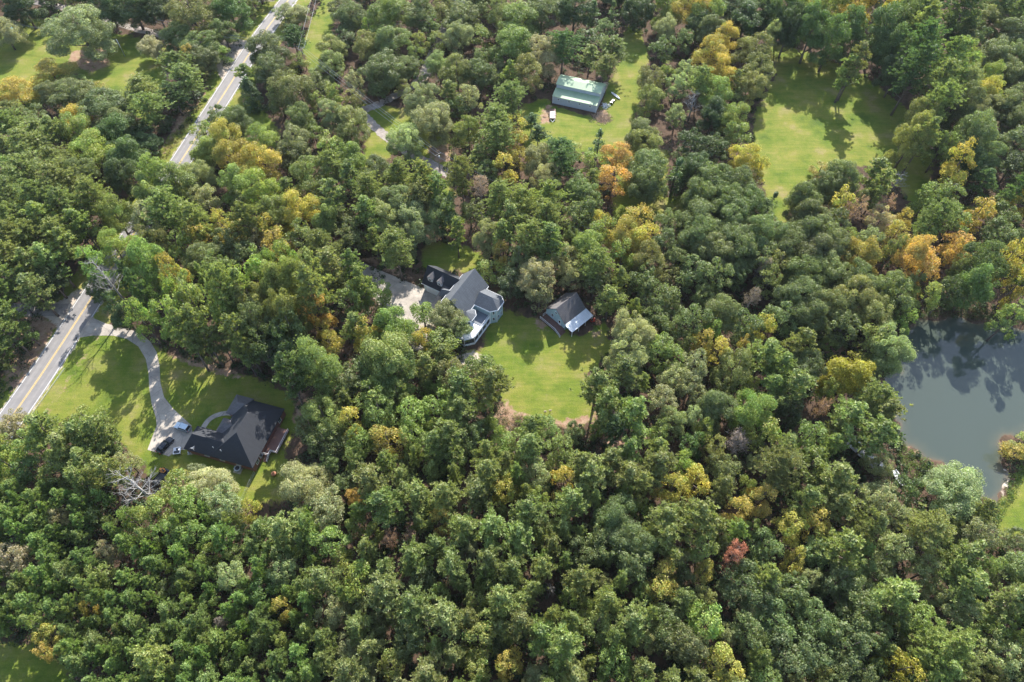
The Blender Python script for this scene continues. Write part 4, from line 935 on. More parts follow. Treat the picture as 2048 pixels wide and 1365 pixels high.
# deck / screened porch
pp = [(3.6*s, 4.75*s), (3.6*s, -4.5*s), (6.3*s, -4.5*s), (8.1*s, -2.6*s), (8.1*s, 4.75*s)]
m = MB(); m.prism(pp, 0, .5*s); m.build('porch_base', WHITE, bh)
ins = [(3.7*s, 4.7*s), (3.7*s, -4.25*s), (6.15*s, -4.25*s), (7.85*s, -2.45*s), (7.85*s, 4.7*s)]
m = MB(); m.prism(ins, .5*s, 2.9*s); m.build('screen_wall', SCREEN, bh)
fr = MB(); segs = [((8.1*s, 4.7*s), (8.1*s, -2.6*s), 4), ((8.1*s, -2.6*s), (6.3*s, -4.5*s), 1), ((6.3*s, -4.5*s), (3.6*s, -4.5*s), 1)]
for a, b, n in segs:
    A = Vector((*a, 0)); B = Vector((*b, 0))
    for k in range(n+1): p = A.lerp(B, k/n); fr.box(p.x-.11, p.x+.11, p.y-.11, p.y+.11, .5*s, 2.9*s)
    for z in (.6*s, 2.78*s): fr.tube([A+Vector((0, 0, z)), B+Vector((0, 0, z))], .16, 4)
fr.build('porch_frame', WHITE, bh)
m = MB(); m.prism([(x+(.1 if x > 4*s else 0), y, 0)[:2] for x, y in pp], 2.92*s, 3.1*s); m.build('deck_floor', WHITESIDE, bh)
m = MB(); m.box(4.05*s, 7.9*s, 1.0*s, 4.7*s, 3.1*s+.004, 3.1*s+.12); m.build('flat_roof', simple('grey_membrane', (.13, .145, .17), .7, 2, .15), bh)
rail([(8.05*s, 4.6*s, 3.12*s), (8.05*s, -2.6*s, 3.12*s), (6.25*s, -4.4*s, 3.12*s), (3.9*s, -4.4*s, 3.12*s)], .95).build('deck_railing', WHITE, bh)
# breakfast nook above the deck
npz = [(3.5*s, -.8*s), (4.7*s, -.8*s), (5.5*s, .2*s), (5.5*s, 1.9*s), (4.7*s, 2.9*s), (3.5*s, 2.9*s)]
m = MB(); m.prism(npz, 3.1*s+.13, 5.1*s); m.build('nook_wall', BLUESIDE, bh)
ne = [(3.6*s, -1.1*s), (4.85*s, -1.1*s), (5.85*s, .05*s), (5.85*s, 2.05*s), (4.85*s, 3.2*s), (3.6*s, 3.2*s)]
m = MB(); hip(m, ne, 5.15*s, [(3.6*s, 1.05*s)], 6.3*s); m.build('nook_roof', SHINGLE, bh)
fa = MB()
for a, b in zip(ne, ne[1:]): fa.tube([Vector((*a, 5.15*s-.1)), Vector((*b, 5.15*s-.1))], .11, 4)
fa.build('nook_trim', WHITE, bh)
window_quad(bh, (5.5*s, .4*s), (5.5*s, 1.7*s), 3.5*s, 4.8*s)
window_quad(bh, (4.85*s, -.6*s), (5.4*s, .1*s), 3.5*s, 4.8*s)

# small shed: local x along the ridge
sh = thing('shed', 'small pale blue gabled shed with dark roof, white lean-to and side deck', 'shed', (10.8*S, 102.9*S-1.3, 0), rad(43))
L_, hw = 7.5*S, 3.55*S
gwall(.3, L_-.3, -hw+.3, hw-.3, 2.75*S, 5.9*S).build('wall', BLUESIDE, sh)
gable(.3, L_-.3, -hw+.3, hw-.3, 2.75*S, 5.9*S, .3).build('roof', SHINGLEC, sh)
m = MB(); y0 = -hw-.02; m.slab([(-.1, y0-2.5*S, 2.05*S), (L_+.1, y0-2.5*S, 2.05*S), (L_+.1, y0+.35, 2.62*S), (-.1, y0+.35, 2.62*S)], .08); m.build('lean_to_roof', WHITEROOF, sh)
m = MB()
for k in range(4): x = .1+k*(L_-.2)/3; m.box(x-.07, x+.07, y0-2.35*S-.07, y0-2.35*S+.07, 0, 2.0*S)
m.tube([(0, y0-2.35*S, 1.97*S), (L_, y0-2.35*S, 1.97*S)], .07, 4); m.build('lean_to_posts', WHITE, sh)
m = MB(); m.box(-2.0*S, .28, -hw*.9, hw*.95, .45, .6); m.box(-2.0*S+.1, .2, -hw*.9+.1, hw*.95-.1, 0, .45); m.build('deck', WOOD, sh)
m = MB()
for k in range(3): m.box(-1.9*S, 0, -hw*.9-.3*(k+1), -hw*.9-.3*k-.004, 0, .45-.13*k)
m.build('steps', WOOD, sh)
rail([(-1.95*S, hw*.92, .6), (-1.95*S, -hw*.6, .6), (-2.3*S, -hw*.95-.9, .05)], .95).build('railing', WHITE, sh)
rail([(.2, hw*.92, .6), (-.9*S, hw*.92, .6)], .95).build('railing', WHITE, sh)
window(sh, ('x-', .3), (1.3, 1.9*S), .9, 1.1); window(sh, ('x-', .3), (0, 4.0*S), .7, .7)
dr = MB(); dr.box(.22, .297, -2.2, -1.2, .6, 2.7); do = dr.build('door', WHITE, sh); dk = MB(); dk.box(.19, .217, -2.0, -1.4, 1.5, 2.5); dk.build('pane', GLASS, do)

# brick house
bk_ = thing('brick_house', 'single-storey red brick house with broad dark hipped roofs and rear deck', 'house', (-72.4*S, 65.6*S, 0), rad(-15.8))
a1, b1 = 16.9*S, 15.2*S
m = MB(); m.box(.3, 10*S, .35, 5.6*S, 0, 2.55*S); m.prism([(6.6*S, .3), (a1-.3, .3), (a1-.3, b1-.3), (6.6*S, b1-.3)], 0, 2.58*S)
m.box(4.9*S, 8*S, 10.9*S, 15.3*S, 0, 2.5*S); m.box(5.1*S, 8*S, 6.3*S, 9.0*S, 0, 2.52*S); m.build('wall', BRICK, bk_)
m = MB(); hip(m, [(6.3*S, 0), (a1, 0), (a1, b1), (6.3*S, b1)], 2.6*S, [(11.7*S, 5.2*S), (11.7*S, 10.1*S)], 6.9*S)
m.build('roof', SHINGLE_SHADE, bk_)
m = MB(); hip(m, [(0, .05), (11*S, .05), (11*S, 5.9*S), (0, 5.9*S)], 2.58*S, [(1.3*S, 3.0*S), (11*S, 3.0*S)], 4.9*S); m.build('garage_roof', SHINGLE_SHADE, bk_)
m = MB(); hip(m, [(4.5*S, 10.5*S), (9*S, 10.5*S), (9*S, 15.6*S), (4.5*S, 15.6*S)], 2.63*S, [(6.9*S, 13.0*S), (9*S, 13.0*S)], 4.6*S); m.build('front_wing_roof', SHINGLEC, bk_)
m = MB(); hip(m, [(4.7*S, 5.7*S), (9.3*S, 5.7*S), (9.3*S, 9.3*S), (4.7*S, 9.3*S)], 2.66*S, [(6.4*S, 7.5*S), (9.3*S, 7.5*S)], 4.3*S); m.build('entry_roof', SHINGLEC, bk_)
m = MB()
for p in ((9*S, 1.4*S), (13*S, 3.4*S), (7*S, 1.6*S)): m.tube([(p[0], p[1], 2.8*S), (p[0], p[1], 2.8*S+1.9)], .08, 6)
m.build('vent_pipe', WHITE, bk_)
an = MB(); an.tube([(2.6*S, .25*S, 2.6*S), (2.6*S, .25*S, 2.6*S+1.6)], .03, 4)
for k in range(4): an.tube([(2.6*S-.6+.12*k, .25*S-.1, 2.6*S+1.5), (2.6*S+.6-.12*k, .25*S+.25*k, 2.6*S+1.5)], .025, 4)
an.build('roof_antenna', WHITE, bk_)
for y in (2*S, 3.6*S, 12.6*S): window(bk_, ('x+', a1-.3), (y, 1.55*S), 1.0, 1.3)
for x in (5.2*S, 9*S, 13*S): window(bk_, ('y-', .35 if x < 6.5*S else .3), (x, 1.6*S), 1.1, 1.0)
gg = MB(); gg.box(.21, .297, 1.0*S, 4.8*S, 0, 2.2); gg.build('garage_door', WHITE, bk_)
m = MB(); m.prism([(a1-.25, 4.2*S), (a1+1.2*S, 4.2*S), (a1+1.2*S, 5.2*S), (a1+2.6*S, 5.2*S), (a1+2.6*S, 11.2*S), (a1-.25, 11.2*S)], .9, 1.05)
for x, y in ((a1+1, 4.4*S), (a1+2.4*S, 5.5*S), (a1+2.4*S, 8*S), (a1+2.4*S, 11*S)): m.box(x-.08, x+.08, y-.08, y+.08, 0, .9)
m.build('deck', WOOD, bk_)
rail([(a1-.1, 4.25*S, 1.05), (a1+1.15*S, 4.25*S, 1.05), (a1+1.15*S, 5.25*S, 1.05), (a1+2.55*S, 5.25*S, 1.05), (a1+2.55*S, 11.1*S, 1.05)], .95).build('deck_railing', WHITE, bk_)
m = MB()
for k in range(5): m.box(a1+.2, a1+1.1*S, 4.2*S-.3*(k+1), 4.2*S-.3*k-.004, 0, .88-.17*k)
m.build('steps', WOOD, bk_)
rail([(a1+1.15*S, 4.25*S, 1.0), (a1+1.15*S, 3.0*S, .1)], .95).build('step_rail', WHITE, bk_)

# barn
bn = thing('barn', 'long pale grey metal barn with stepped green roofs', 'barn', (13.3*S, 190.6*S, 0), rad(-19.7))
Lb = 14.6*S
def bprof(y0, y1, z0, z1): return [(y0, 0), (y1, 0), (y1, z1), (y0, z0)]
m = MB()
def ext_(pr): m.add([(0, y, z) for y, z in pr]+[(Lb, y, z) for y, z in pr], [tuple(range(len(pr)))[::-1], tuple(range(len(pr), 2*len(pr)))]+[(i, (i+1)%len(pr), len(pr)+(i+1)%len(pr), len(pr)+i) for i in range(len(pr))])
ext_([(0, 0), (3.5*S, 0), (3.5*S, 3.55*S), (0, 2.85*S)]); ext_([(3.5*S, 0), (8.7*S, 0), (8.7*S, 4.9*S), (6.1*S, 5.6*S), (3.5*S, 4.9*S)]); ext_([(8.7*S, 0), (11*S, 0), (11*S, 3.1*S), (8.7*S, 3.8*S)])
m.build('wall', GREYSIDE, bn)
m = MB(); e = .25
m.slab([(-e, -.3, 2.82*S), (Lb+e, -.3, 2.82*S), (Lb+e, 3.49*S, 3.62*S), (-e, 3.49*S, 3.62*S)], .07); m.build('front_lean_to_roof', GREENROOF, bn)
m = MB(); m.slab([(-e, 3.3*S, 4.92*S), (Lb+e, 3.3*S, 4.92*S), (Lb+e, 6.1*S, 5.68*S), (-e, 6.1*S, 5.68*S)], .07); m.slab([(-e, 6.1*S, 5.68*S), (Lb+e, 6.1*S, 5.68*S), (Lb+e, 8.9*S, 4.92*S), (-e, 8.9*S, 4.92*S)], .07); m.build('roof', GREENROOF, bn)
m = MB(); m.slab([(-e, 8.72*S, 3.87*S), (Lb+e, 8.72*S, 3.87*S), (Lb+e, 11.2*S, 3.12*S), (-e, 11.2*S, 3.12*S)], .07); m.build('rear_lean_to_roof', GREENROOF, bn)
for k in range(4): window(bn, ('y-', 0), (1.9*S+k*3.55*S, 1.9*S), .75, .62)
for x in (0, Lb): MB().box(x-.12, x+.12, -.02, .1, 0, 2.75*S).build('corner_trim', WHITE, bn)

# white house at the top edge
th = thing('white_house', 'white house with grey roof half hidden by trees at the top edge', 'house', (*G(932, -12), 0), rad(-35))
gwall(-6, 6, -4.5, 4.5, 5, 8.5).build('wall', WHITESIDE, th); gable(-6, 6, -4.5, 4.5, 5, 8.5, .4).build('roof', shingle('grey_shingle', (.18, .2, .23), (.26, .28, .3)), th)
w2 = MB(); 
rot90(gwall(-8.5, 0, -6.5, -.2, 4.2, 7.2)).build('side_wing', WHITESIDE, th); rot90(gable(-8.5, 0, -6.5, -.2, 4.2, 7.2, .3)).build('wing_roof', WHITEROOF, th)
for x in (-3.2, -1.6, 1.2, 3.6): window(th, ('y-', -4.5), (x, 3.4), 1.0, 1.6)
for x in (-2, 2): window(th, ('x+', 6), (x, 3.4), 1.0, 1.6)

# ------------------------------------------------------------------ vehicles
def loft(sec):
    mb = MB(); n = len(sec[0]); vs = [p for s_ in sec for p in s_]; fs = [tuple(range(n))[::-1], tuple(range((len(sec)-1)*n, len(sec)*n))]
    for i in range(len(sec)-1):
        for k in range(n): fs.append((i*n+k, i*n+(k+1)%n, (i+1)*n+(k+1)%n, (i+1)*n+k))
    return mb.add(vs, fs)
def wheel(x, y, r, par, w_=.24):
    o = MB().cyl((x, y, r), r, (0, 1, 0), w_, 16).build('wheel', RUBBER, par); MB().cyl((x, y, r), r*.55, (0, 1, 0), w_+.03, 10).build('rim', STEEL, o)
def car(name, label, cat, uv, rz, L, W_, paint, profile, hoodz, roofz, cab, bed=None):
    x, y = G(*uv); t = thing(name, label, cat, (x, y, .035), rz)
    sec = []
    for fx, zt, wf in profile:
        hw_ = W_/2*wf; xx = -L/2+fx*L; sec.append([(xx, -hw_, .32), (xx, hw_, .32), (xx, hw_*1.0, zt*.72), (xx, hw_*.93, zt), (xx, -hw_*.93, zt), (xx, -hw_, zt*.72)])
    loft(sec).build('body', paint, t)
    c0, c1, c2, c3 = [-L/2+f*L for f in cab]; hb = hoodz-.03; tw = W_/2*.9; uw = W_/2*.74
    ca = MB(); ca.add([(c0, -tw, hb), (c3, -tw, hb), (c3, tw, hb), (c0, tw, hb), (c1, -uw, roofz-.05), (c2, -uw, roofz-.05), (c2, uw, roofz-.05), (c1, uw, roofz-.05)],
                      [(0,3,2,1), (4,5,6,7), (0,1,5,4), (1,2,6,5), (2,3,7,6), (3,0,4,7)]); ca.build('windows', GLASS, t)
    ro = MB(); ro.slab([(c1-.05, -uw-.03, roofz), (c2+.05, -uw-.03, roofz), (c2+.05, uw+.03, roofz), (c1-.05, uw+.03, roofz)], .07)
    for sx in (-1, 1):
        for xa, xb in ((c0, c1), (c3, c2), ((c0+c3)/2, (c1+c2)/2)): ro.tube([(xa, sx*(tw+.005), hb), (xb, sx*(uw+.01), roofz-.05)], .045, 4)
    ro.build('roof', paint, t)
    for fx in (.18, .82):
        for sy in (-1, 1): wheel(-L/2+fx*L, sy*(W_/2-.1), .36, t)
    for sy in (-1, 1):
        MB().box(L/2-.06, L/2+.012, sy*W_*.36-.17, sy*W_*.36+.17, .6, .78).build('headlight', LAMPW, t)
        MB().box(-L/2-.012, -L/2+.05, sy*W_*.38-.14, sy*W_*.38+.14, .7, .92).build('tail_light', LAMPRED, t)
        MB().box(-L/2+cab[3]*L-.35, -L/2+cab[3]*L-.15, sy*(W_/2+.1)-.1, sy*(W_/2+.1)+.1, hoodz-.05, hoodz+.12).build('mirror', paint, t)
    return t
CARBLACK = simple('car_paint_black', (.012, .014, .018), .12, 1, .1)
CARSILVER = simple('car_paint_silver', (.42, .50, .56), .25, 1, .06, .4)
profs = [(0, .75, .86), (.03, .98, .96), (.2, 1.0, 1), (.7, .98, 1), (.85, .9, .98), (.97, .78, .92), (1, .6, .84)]
car('black_car', 'glossy black car parked alone on the concrete driveway', 'car', (332, 893), rad(62), 5.0, 1.95, CARBLACK, profs, .98, 1.5, (.06, .2, .55, .72))
car('silver_car', 'silver-blue car parked against the garage of the brick house', 'car', (367, 857), rad(160), 4.6, 1.95, CARSILVER, profs, 1.0, 1.7, (.03, .12, .55, .7))
# dark flatbed utility trailer with an orange mower, half under the big grey snag
x, y = G(325, 955)
ut = thing('utility_trailer', 'dark low utility trailer on the grass beside the big grey snag', 'trailer', (x, y, 0), rad(63))
MB().box(-2.4, 2.2, -1.0, 1.0, .5, .62).build('bed', BLACK, ut); m = MB(); m.box(-2.4, 2.2, -1.05, -1.0, .62, .95); m.box(-2.4, 2.2, 1.0, 1.05, .62, .95); m.box(-2.45, -2.4, -1, 1, .62, .95); m.build('side_rails', BLACK, ut)
m = MB(); m.tube([(-2.4, .8, .5), (-3.6, 0, .45)], .06, 5); m.tube([(-2.4, -.8, .5), (-3.6, 0, .45)], .06, 5); m.build('tongue', BLACK, ut)
for sy in (-1, 1): wheel(-.1, sy*1.2, .33, ut, .2)
x, y = G(328, 944)
def mower(name, label, loc, rz, colm):
    t = thing(name, label, 'mower', loc, rz)
    m = MB(); m.add([(-.2,-.35,.35),(.9,-.3,.35),(.9,.3,.35),(-.2,.35,.35),(-.1,-.3,.75),(.8,-.24,.68),(.8,.24,.68),(-.1,.3,.75)], [(0,3,2,1),(4,5,6,7),(0,1,5,4),(1,2,6,5),(2,3,7,6),(3,0,4,7)]); m.box(-.9, -.2, -.45, .45, .35, .5); m.build('body', colm, t)
    m = MB(); m.box(-.65, -.25, -.22, .22, .5, .62); m.box(-.75, -.65, -.22, .22, .5, .95); m.build('seat', BLACK, t)
    m = MB(); m.tube([(-.1, 0, .7), (-.3, 0, 1.0)], .03, 5); m.cyl((-.3, 0, 1.0), .18, (-.6, 0, .8), .03, 10); m.build('steering_wheel', BLACK, t)
    m = MB(); m.box(-.3, .5, -.6, .6, .15, .3); m.build('mower_deck', colm, t)
    for xx, r in ((-.6, .26), (.7, .19)):
        for sy in (-1, 1): wheel(xx, sy*.42, r, t, .18)
ORANGE = simple('orange_paint', (.6, .24, .05), .4, 2, .15)
mower('riding_mower', 'small orange riding mower loaded on the dark trailer', (x, y, .62), rad(150), ORANGE)
# white handcart by the driveway
x, y = G(356, 904); t = thing('garden_cart', 'white two-tray cart standing on the grass beside the black car', 'cart', (x, y, 0), rad(8))
m = MB(); m.box(-.95, .95, -.95, .95, .55, .62)
for x0, x1, y0, y1 in ((-.95, .95, .88, .95), (-.95, .95, -.95, -.88), (-.95, -.88, -.88, .88), (.88, .95, -.88, .88)): m.box(x0, x1, y0, y1, .62, .8)
for q in ((-.8, -.8), (.8, -.8), (.8, .8), (-.8, .8)): m.box(q[0]-.05, q[0]+.05, q[1]-.05, q[1]+.05, .2, .55)
m.build('frame', WHITE, t); m = MB(); m.box(-.65, .65, -.7, -.1, .62, .9); m.box(-.2, .3, .1, .6, .62, .95); m.build('boxes', BLACK, t)
for sx in (-1, 1):
    for sy in (-1, 1): wheel(sx*.7, sy*.98, .18, t, .1)
# air conditioners
def aircon(uv, rz, s_, label):
    x, y = G(*uv); t = thing('air_conditioner', label, 'air conditioner', (x, y, 0), rz, 'outdoor units beside the brick house')
    m = MB(); m.prism([(math.cos(k*PI/4+PI/8)*s_, math.sin(k*PI/4+PI/8)*s_) for k in range(8)], .1, 1.0*s_+.1); m.build('case', GREY, t)
    MB().box(-s_*1.1, s_*1.1, -s_*1.1, s_*1.1, 0, .1).build('slab', CONC, t)
    m = MB(); m.cyl((0, 0, s_+.12), s_*.62, (0, 0, 1), .04, 16); m.build('fan_guard', BLACK, t)
aircon((381, 906), 0, .55, 'small grey air conditioner against the left end of the brick house')
aircon((477, 940), rad(-16), .95, 'larger pale grey air conditioner near the right corner of the brick house')
# orange clay chiminea
x, y = G(549, 950); t = thing('chiminea', 'terracotta outdoor fire pot on the grass right of the brick house', 'fire pit', (x, y, 0))
TERRA = simple('terracotta', (.45, .2, .11), .8, 4, .2)
m = MB(); m.tube([(0,0,.15),(0,0,.35),(0,0,.7),(0,0,1.0),(0,0,1.15),(0,0,1.5),(0,0,1.55)], [.3,.55,.7,.5,.22,.18,.24], 14); m.build('pot', TERRA, t, True)
m = MB()
for k in range(3): a = k*2.1; m.tube([(math.cos(a)*.5, math.sin(a)*.5, 0), (math.cos(a)*.35, math.sin(a)*.35, .3)], .04, 5)
m.build('stand', BLACK, t)
# chain link fence by the brick house
def fence(name, label, p0, p1, h, m_, step=2.5):
    A = Vector((*G(*p0), 0)); B = Vector((*G(*p1), 0)); t = thing(name, label, 'fence', tuple(A)); n = max(1, round((B-A).length/step)); Z = Vector((0, 0, 1))
    for k in range(n+1): p = (B-A)*(k/n); MB().tube([p, p+Z*h], .05, 5).build('post', m_, t)
    m = MB()
    for z in (h*.97, h*.5, .1): m.tube([Z*z, (B-A)+Z*z], .025, 4)
    m.build('rail', m_, t)
fence('wire_fence', 'grey wire fence running from the brick house corner toward the woods', (510, 947), (484, 1003), 1.3, STEEL)
fence('low_rail_fence', 'thin white rail along the grass beside the road', (130, 738), (66, 828), .5, WHITE, 3)
# trailer with pale load in front of the barn
x, y = G(1105, 228); t = thing('flatbed_trailer', 'flatbed trailer with pale boards parked left of the barn', 'trailer', (x, y, 0), rad(-92))
MB().box(-2.2, 4.0, -1.15, 1.15, .55, .68).build('bed', WOOD, t)
m = MB(); m.box(-.3, 3.8, -1.0, 1.0, .69, .95); m.build('board_stack', simple('pale_boards', (.5, .42, .36), .7, 3, .2), t)
m = MB(); m.tube([(4.0, .9, .55), (5.6, 0, .5)], .07, 5); m.tube([(4.0, -.9, .55), (5.6, 0, .5)], .07, 5); m.build('tongue', WHITE, t)
m = MB(); m.box(.2, .8, -.3, .1, .951, 1.2); m.box(1.9, 2.3, .4, .8, .951, 1.15); m.box(1.6, 2.0, -.8, -.4, .951, 1.15); m.build('boxes', BLACK, t)
for xx in (.2, 1.1):
    for sy in (-1, 1): wheel(xx, sy*1.3, .36, t, .22)
# junk beside the barn: a boat hull, a motorbike-like quad, pallets, brush pile
x, y = G(1231, 193); t = thing('canoe', 'slim white canoe lying on the grass right of the barn', 'canoe', (x, y, 0), rad(-55))
sec = [[(xx, -w2_, .5), (xx, -w2_*.6, .08), (xx, 0, 0), (xx, w2_*.6, .08), (xx, w2_, .5), (xx, w2_*.8, .5), (xx, 0, .15), (xx, -w2_*.8, .5)] for xx, w2_ in ((-2.6, .05), (-1.6, .35), (0, .48), (1.6, .35), (2.6, .05))]
loft(sec).build('hull', WHITE, t); m = MB(); m.box(-1.2, -1.0, -.38, .38, .42, .46); m.box(1.0, 1.2, -.38, .38, .42, .46); m.build('thwart', WOOD, t)
x, y = G(1224, 206); t = thing('quad_bike', 'dark quad bike with pale cover among junk right of the barn', 'quad bike', (x, y, 0), rad(60))
m = MB(); m.box(-.7, .7, -.25, .25, .45, .75); m.box(.4, 1.0, -.45, .45, .6, .78); m.box(-1.0, -.4, -.45, .45, .6, .78); m.build('body', BLACK, t); MB().box(-.5, .1, -.2, .2, .751, .9).build('seat', GREY, t)
m = MB(); m.tube([(.45, -.4, 1.05), (.45, .4, 1.05)], .03, 5); m.tube([(.5, 0, .7), (.45, 0, 1.05)], .04, 5); m.build('handlebar', STEEL, t)
for xx in (-.7, .7):
    for sy in (-1, 1): wheel(xx, sy*.5, .32, t, .26)
mower('lawn_tractor', 'small red tractor parked under the shed lean-to', (*G(1186, 642), 0), rad(40), REDPAINT)
def pile(name, label, cat, uv, n, r, m_, h=.5, long_=1.6, th=.05):
    x, y = G(*uv); mb = MB(); rr = random.Random(n)
    for _ in range(n):
        a = rr.uniform(0, PI); c = Vector((rr.gauss(0, r*.45), rr.gauss(0, r*.45), 0)); z = rr.uniform(.05, h)*max(.15, 1-c.length/r); d = Vector((math.cos(a), math.sin(a), rr.uniform(-.15, .25)))*rr.uniform(.3, 1)*long_/2
        c.z = z+.05; mb.tube([c-d, c+d], rr.uniform(.5, 1)*th, 4)
    o = mb.build(name, m_); o.location = (x, y, 0); return tag(o, label, cat)
pile('brush_pile', 'tan heap of cut brush and straw right of the barn', 'brush pile', (1205, 236), 420, 3.2, STRAW, 1.0, 2.2, .06)
pile('log_pile', 'pile of dark and pale logs behind the barn', 'log pile', (1200, 160), 60, 2.6, BURNT, .9, 2.4, .14)
pile('scrap_pile', 'white scrap boards heaped at the barn corner', 'scrap pile', (1211, 212), 45, 1.7, WHITE, .5, 1.6, .09)
pile('fallen_branches', 'scattered grey fallen branches on bare ground below the mown yard', 'branches', (990, 872), 160, 4.5, DEADWOOD, .3, 2.6, .035)
# round blue canopy at upper left
x, y = G(28, 62); t = thing('round_canopy', 'small round light blue canopy on the upper left lawn', 'canopy', (x, y, 0))
m = MB(); n = 16; vs = [(0, 0, 1.5)]+[(math.cos(2*PI*k/n)*1.9, math.sin(2*PI*k/n)*1.9, 1.15) for k in range(n)]+[(math.cos(2*PI*k/n)*1.9, math.sin(2*PI*k/n)*1.9, .95) for k in range(n)]
m.add(vs, [(0, 1+k, 1+(k+1) % n) for k in range(n)]+[(1+k, 1+n+k, 1+n+(k+1) % n, 1+(k+1) % n) for k in range(n)]); m.build('cover', TARP, t)
m = MB()
for k in range(4): a = k*PI/2+.4; m.tube([(math.cos(a)*1.8, math.sin(a)*1.8, 0), (math.cos(a)*1.8, math.sin(a)*1.8, 1.0)], .05, 5)
m.build('legs', STEEL, t)
# white propane tank near the road at the top
x, y = G(497, 23); t = thing('gas_tank', 'white rounded gas tank beside the pole at the top of the road', 'tank', (x, y, 0), rad(20))
m = MB(); m.tube([(-1.5,0,1),(-1.3,0,1),(-1,0,1),(1,0,1),(1.3,0,1),(1.5,0,1)], [.1,.5,.65,.65,.5,.1], 14); m.build('tank', WHITE, t, True)
m = MB(); m.box(-.9, -.7, -.4, .4, 0, .5); m.box(.7, .9, -.4, .4, 0, .5); m.build('feet', STEEL, t); MB().cyl((0, 0, 1.7), .2, (0, 0, 1), .25, 10).build('cap', WHITE, t)
# mailboxes
def mailbox(uv, label):
    x, y = G(*uv); t = thing('mailbox', label, 'mailbox', (x, y, 0), rad(80), 'roadside mailboxes')
    m = MB(); m.box(-.06, .06, -.06, .06, 0, 1.1); m.box(.06, .5, -.05, .05, .95, 1.05); m.build('post', WOOD, t)
    m = MB(); m.tube([(0, 0, 1.22), (.6, 0, 1.22)], .16, 10); m.build('box', BLACK, t); MB().box(.1, .14, .17, .19, 1.2, 1.5).build('flag', REDPAINT, t)
mailbox((156, 683), 'dark mailbox on a post at the concrete driveway mouth'); mailbox((106, 664), 'dark mailbox on the sandy left shoulder of the road')
mailbox((536, 22), 'dark mailbox near the top of the road on the grass verge')
# power poles and lines
POLEM = simple('pole_wood', (.2, .16, .13), .9, 3, .3)
def pole(uv, h, label, arm=True, m_=POLEM, tr=False, rz=0):
    x, y = G(*uv); t = thing('power_pole' if arm else 'pole', label, 'pole', (x, y, 0), rz)
    MB().tube([(0, 0, -.3), (0, 0, h)], [.17, .11], 8).build('mast', m_, t, True)
    if arm:
        MB().box(-1.2, 1.2, -.06, .06, h-.9, h-.76).build('crossarm', m_, t)
        for xx in (-1.1, -.4, .4, 1.1): MB().tube([(xx, 0, h-.76), (xx, 0, h-.55)], .06, 6).build('insulator', WHITE, t)
    if tr: MB().tube([(.38, 0, h-2.6), (.38, 0, h-2.5), (.38, 0, h-1.7), (.38, 0, h-1.6)], [.15, .24, .24, .15], 10).build('transformer', STEEL, t)
    return Vector((x, y, h))
pA = pole((881, 353), 10.5, 'brown power pole with transformer beside the gravel lane', True, POLEM, True, rad(40))
pB = pole((614, 140), 10, 'power pole half hidden by trees right of the road', True, POLEM, False, rad(40))
pC = pole((898, 253), 8.5, 'slim grey pole in the shade above the gravel lane', False, STEEL)
pD = pole((250, 113), 7.5, 'leaning pale grey pole standing on the left lawn', False, STEEL)
pE = pole((497, 32), 10, 'dark power pole by the gravel apron at the top of the road', True, POLEM, False, rad(70))
pF = Vector((*G(-60, 60), 8.5)); pG = Vector((*G(430, 95), 9)); pH = Vector((*G(1200, 520), 10.5)); pI = Vector((*G(660, -60), 11)); pJ = Vector((*G(455, 215), 10))
def wires(label, a, b, offs, sag=.8):
    d = Vector((b.x-a.x, b.y-a.y, 0)).normalized(); nn = Vector((d.y, -d.x, 0)); m = MB()
    for o_, dz in offs:
        m.tube([a.lerp(b, k/14)+nn*o_+Vector((0, 0, dz-sag*4*(k/14)*(1-k/14)-.55)) for k in range(15)], .035, 4)
    o = m.build('power_line', STEEL); return tag(o, label, 'power line')
wires('three pale wires from the roadside pole down to the lane pole', pB, pA, [(-1.1, 0), (0, .3), (1.1, 0)])
wires('wires crossing the trees right of the lane pole toward the shed', pA, pH, [(-1.1, 0), (1.1, 0)])
wires('pair of wires beside the right edge of the upper road', pI, pB, [(-1.1, 0), (1.1, 0)])
wires('thin wires crossing the upper left lawn to the pale pole', pF, Vector((pD.x, pD.y, pD.z+.5)), [(0, 0), (.5, 0)])
wires('wires crossing the road below the sandy apron', Vector((*G(330, 80), 9)), pB, [(-.8, 0), (.8, 0)])
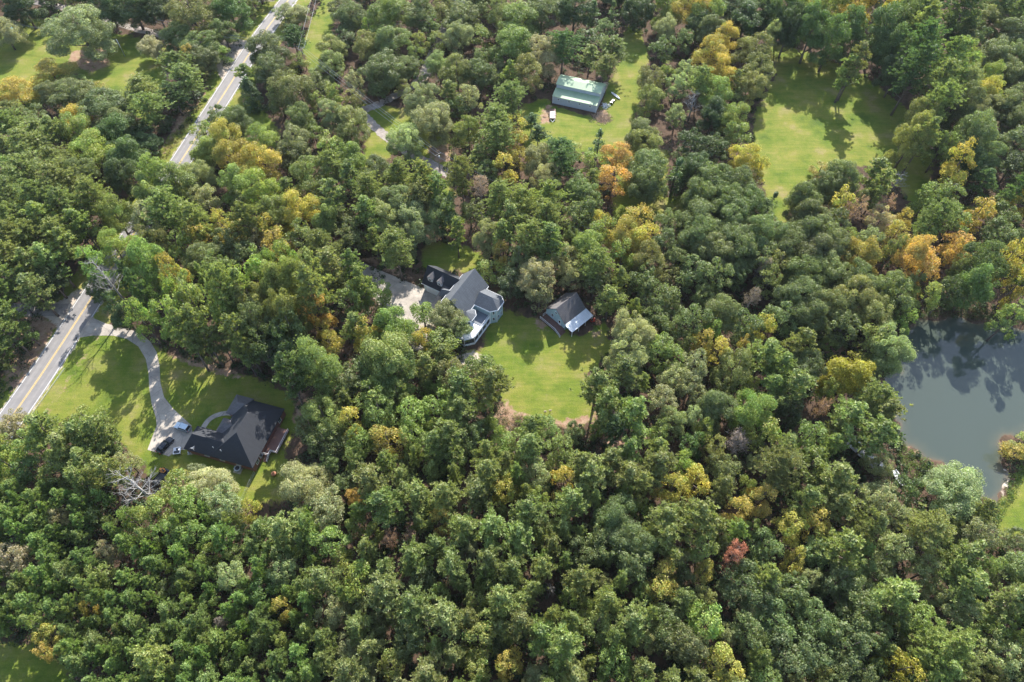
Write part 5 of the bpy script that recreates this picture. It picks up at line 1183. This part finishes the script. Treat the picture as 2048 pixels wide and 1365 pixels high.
# boat, dock by the pond
x, y = G(1795, 958); t = thing('white_boat', 'small white boat pulled up on reddish ground left of the pond', 'boat', (x, y, 0), rad(-75))
sec = [[(xx, -w2_, .7), (xx, -w2_*.75, .1), (xx, w2_*.75, .1), (xx, w2_, .7), (xx, w2_*.8, .68), (xx, w2_*.55, .3), (xx, -w2_*.55, .3), (xx, -w2_*.8, .68)] for xx, w2_ in ((-2.2, .75), (0, .85), (1.5, .6), (2.4, .12))]
loft(sec).build('hull', WHITE, t); m = MB()
for xx in (-1.4, 0): m.box(xx-.15, xx+.15, -.6, .6, .5, .55)
m.build('bench', GREY, t)
x, y = G(1724, 916); t = thing('boathouse', 'long low grey roofed shelter half hidden left of the pond', 'shelter', (x, y, 0), rad(-55))
m = MB(); gable(-5, 5, -1.5, 1.5, 2.2, 2.7, .2, .08, None, m); m.build('roof', simple('weathered_metal', (.4, .38, .37), .6, 1.2, .4), t)
m = MB()
for xx in (-4.6, 0, 4.6):
    for yy in (-1.3, 1.3): m.box(xx-.07, xx+.07, yy-.07, yy+.07, 0, 2.1)
m.build('posts', WOOD, t)
# targets in the yard
for k, uv in enumerate(((1090, 827), (1100, 825))):
    x, y = G(*uv); t = thing('yard_stake', ['pale wooden stake at the lower edge of the yard, left of the pair', 'pale wooden stake at the lower edge of the yard, right of the pair'][k], 'stake', (x, y, 0), 0, 'pair of stakes in the yard')
    MB().box(-.35, .35, -.06, .06, .6, 1.3).build('board', simple('pale_pine', (.55, .45, .36), .8, 3, .2) if k == 0 else D.materials['pale_pine'], t); MB().box(-.06, .06, -.055, .055, 0, .6).build('post', WOOD, t)
# ------------------------------------------------------------------ thin air haze over the whole valley
hm = D.materials.new('haze'); hm.use_nodes = True; hn = hm.node_tree; hn.nodes.remove(hn.nodes['Principled BSDF'])
pv = hn.nodes.new('ShaderNodeVolumePrincipled'); pv.inputs['Color'].default_value = (.78, .88, 1, 1); pv.inputs['Density'].default_value = .000035; pv.inputs['Anisotropy'].default_value = .2
hn.links.new(pv.outputs[0], hn.nodes['Material Output'].inputs['Volume'])
o = MB().box(-4500, 4500, -3500, 6500, -3.5, 172).build('haze', hm); tag(o, 'thin blue summer haze in the air over the woods', 'haze', None, 'stuff')
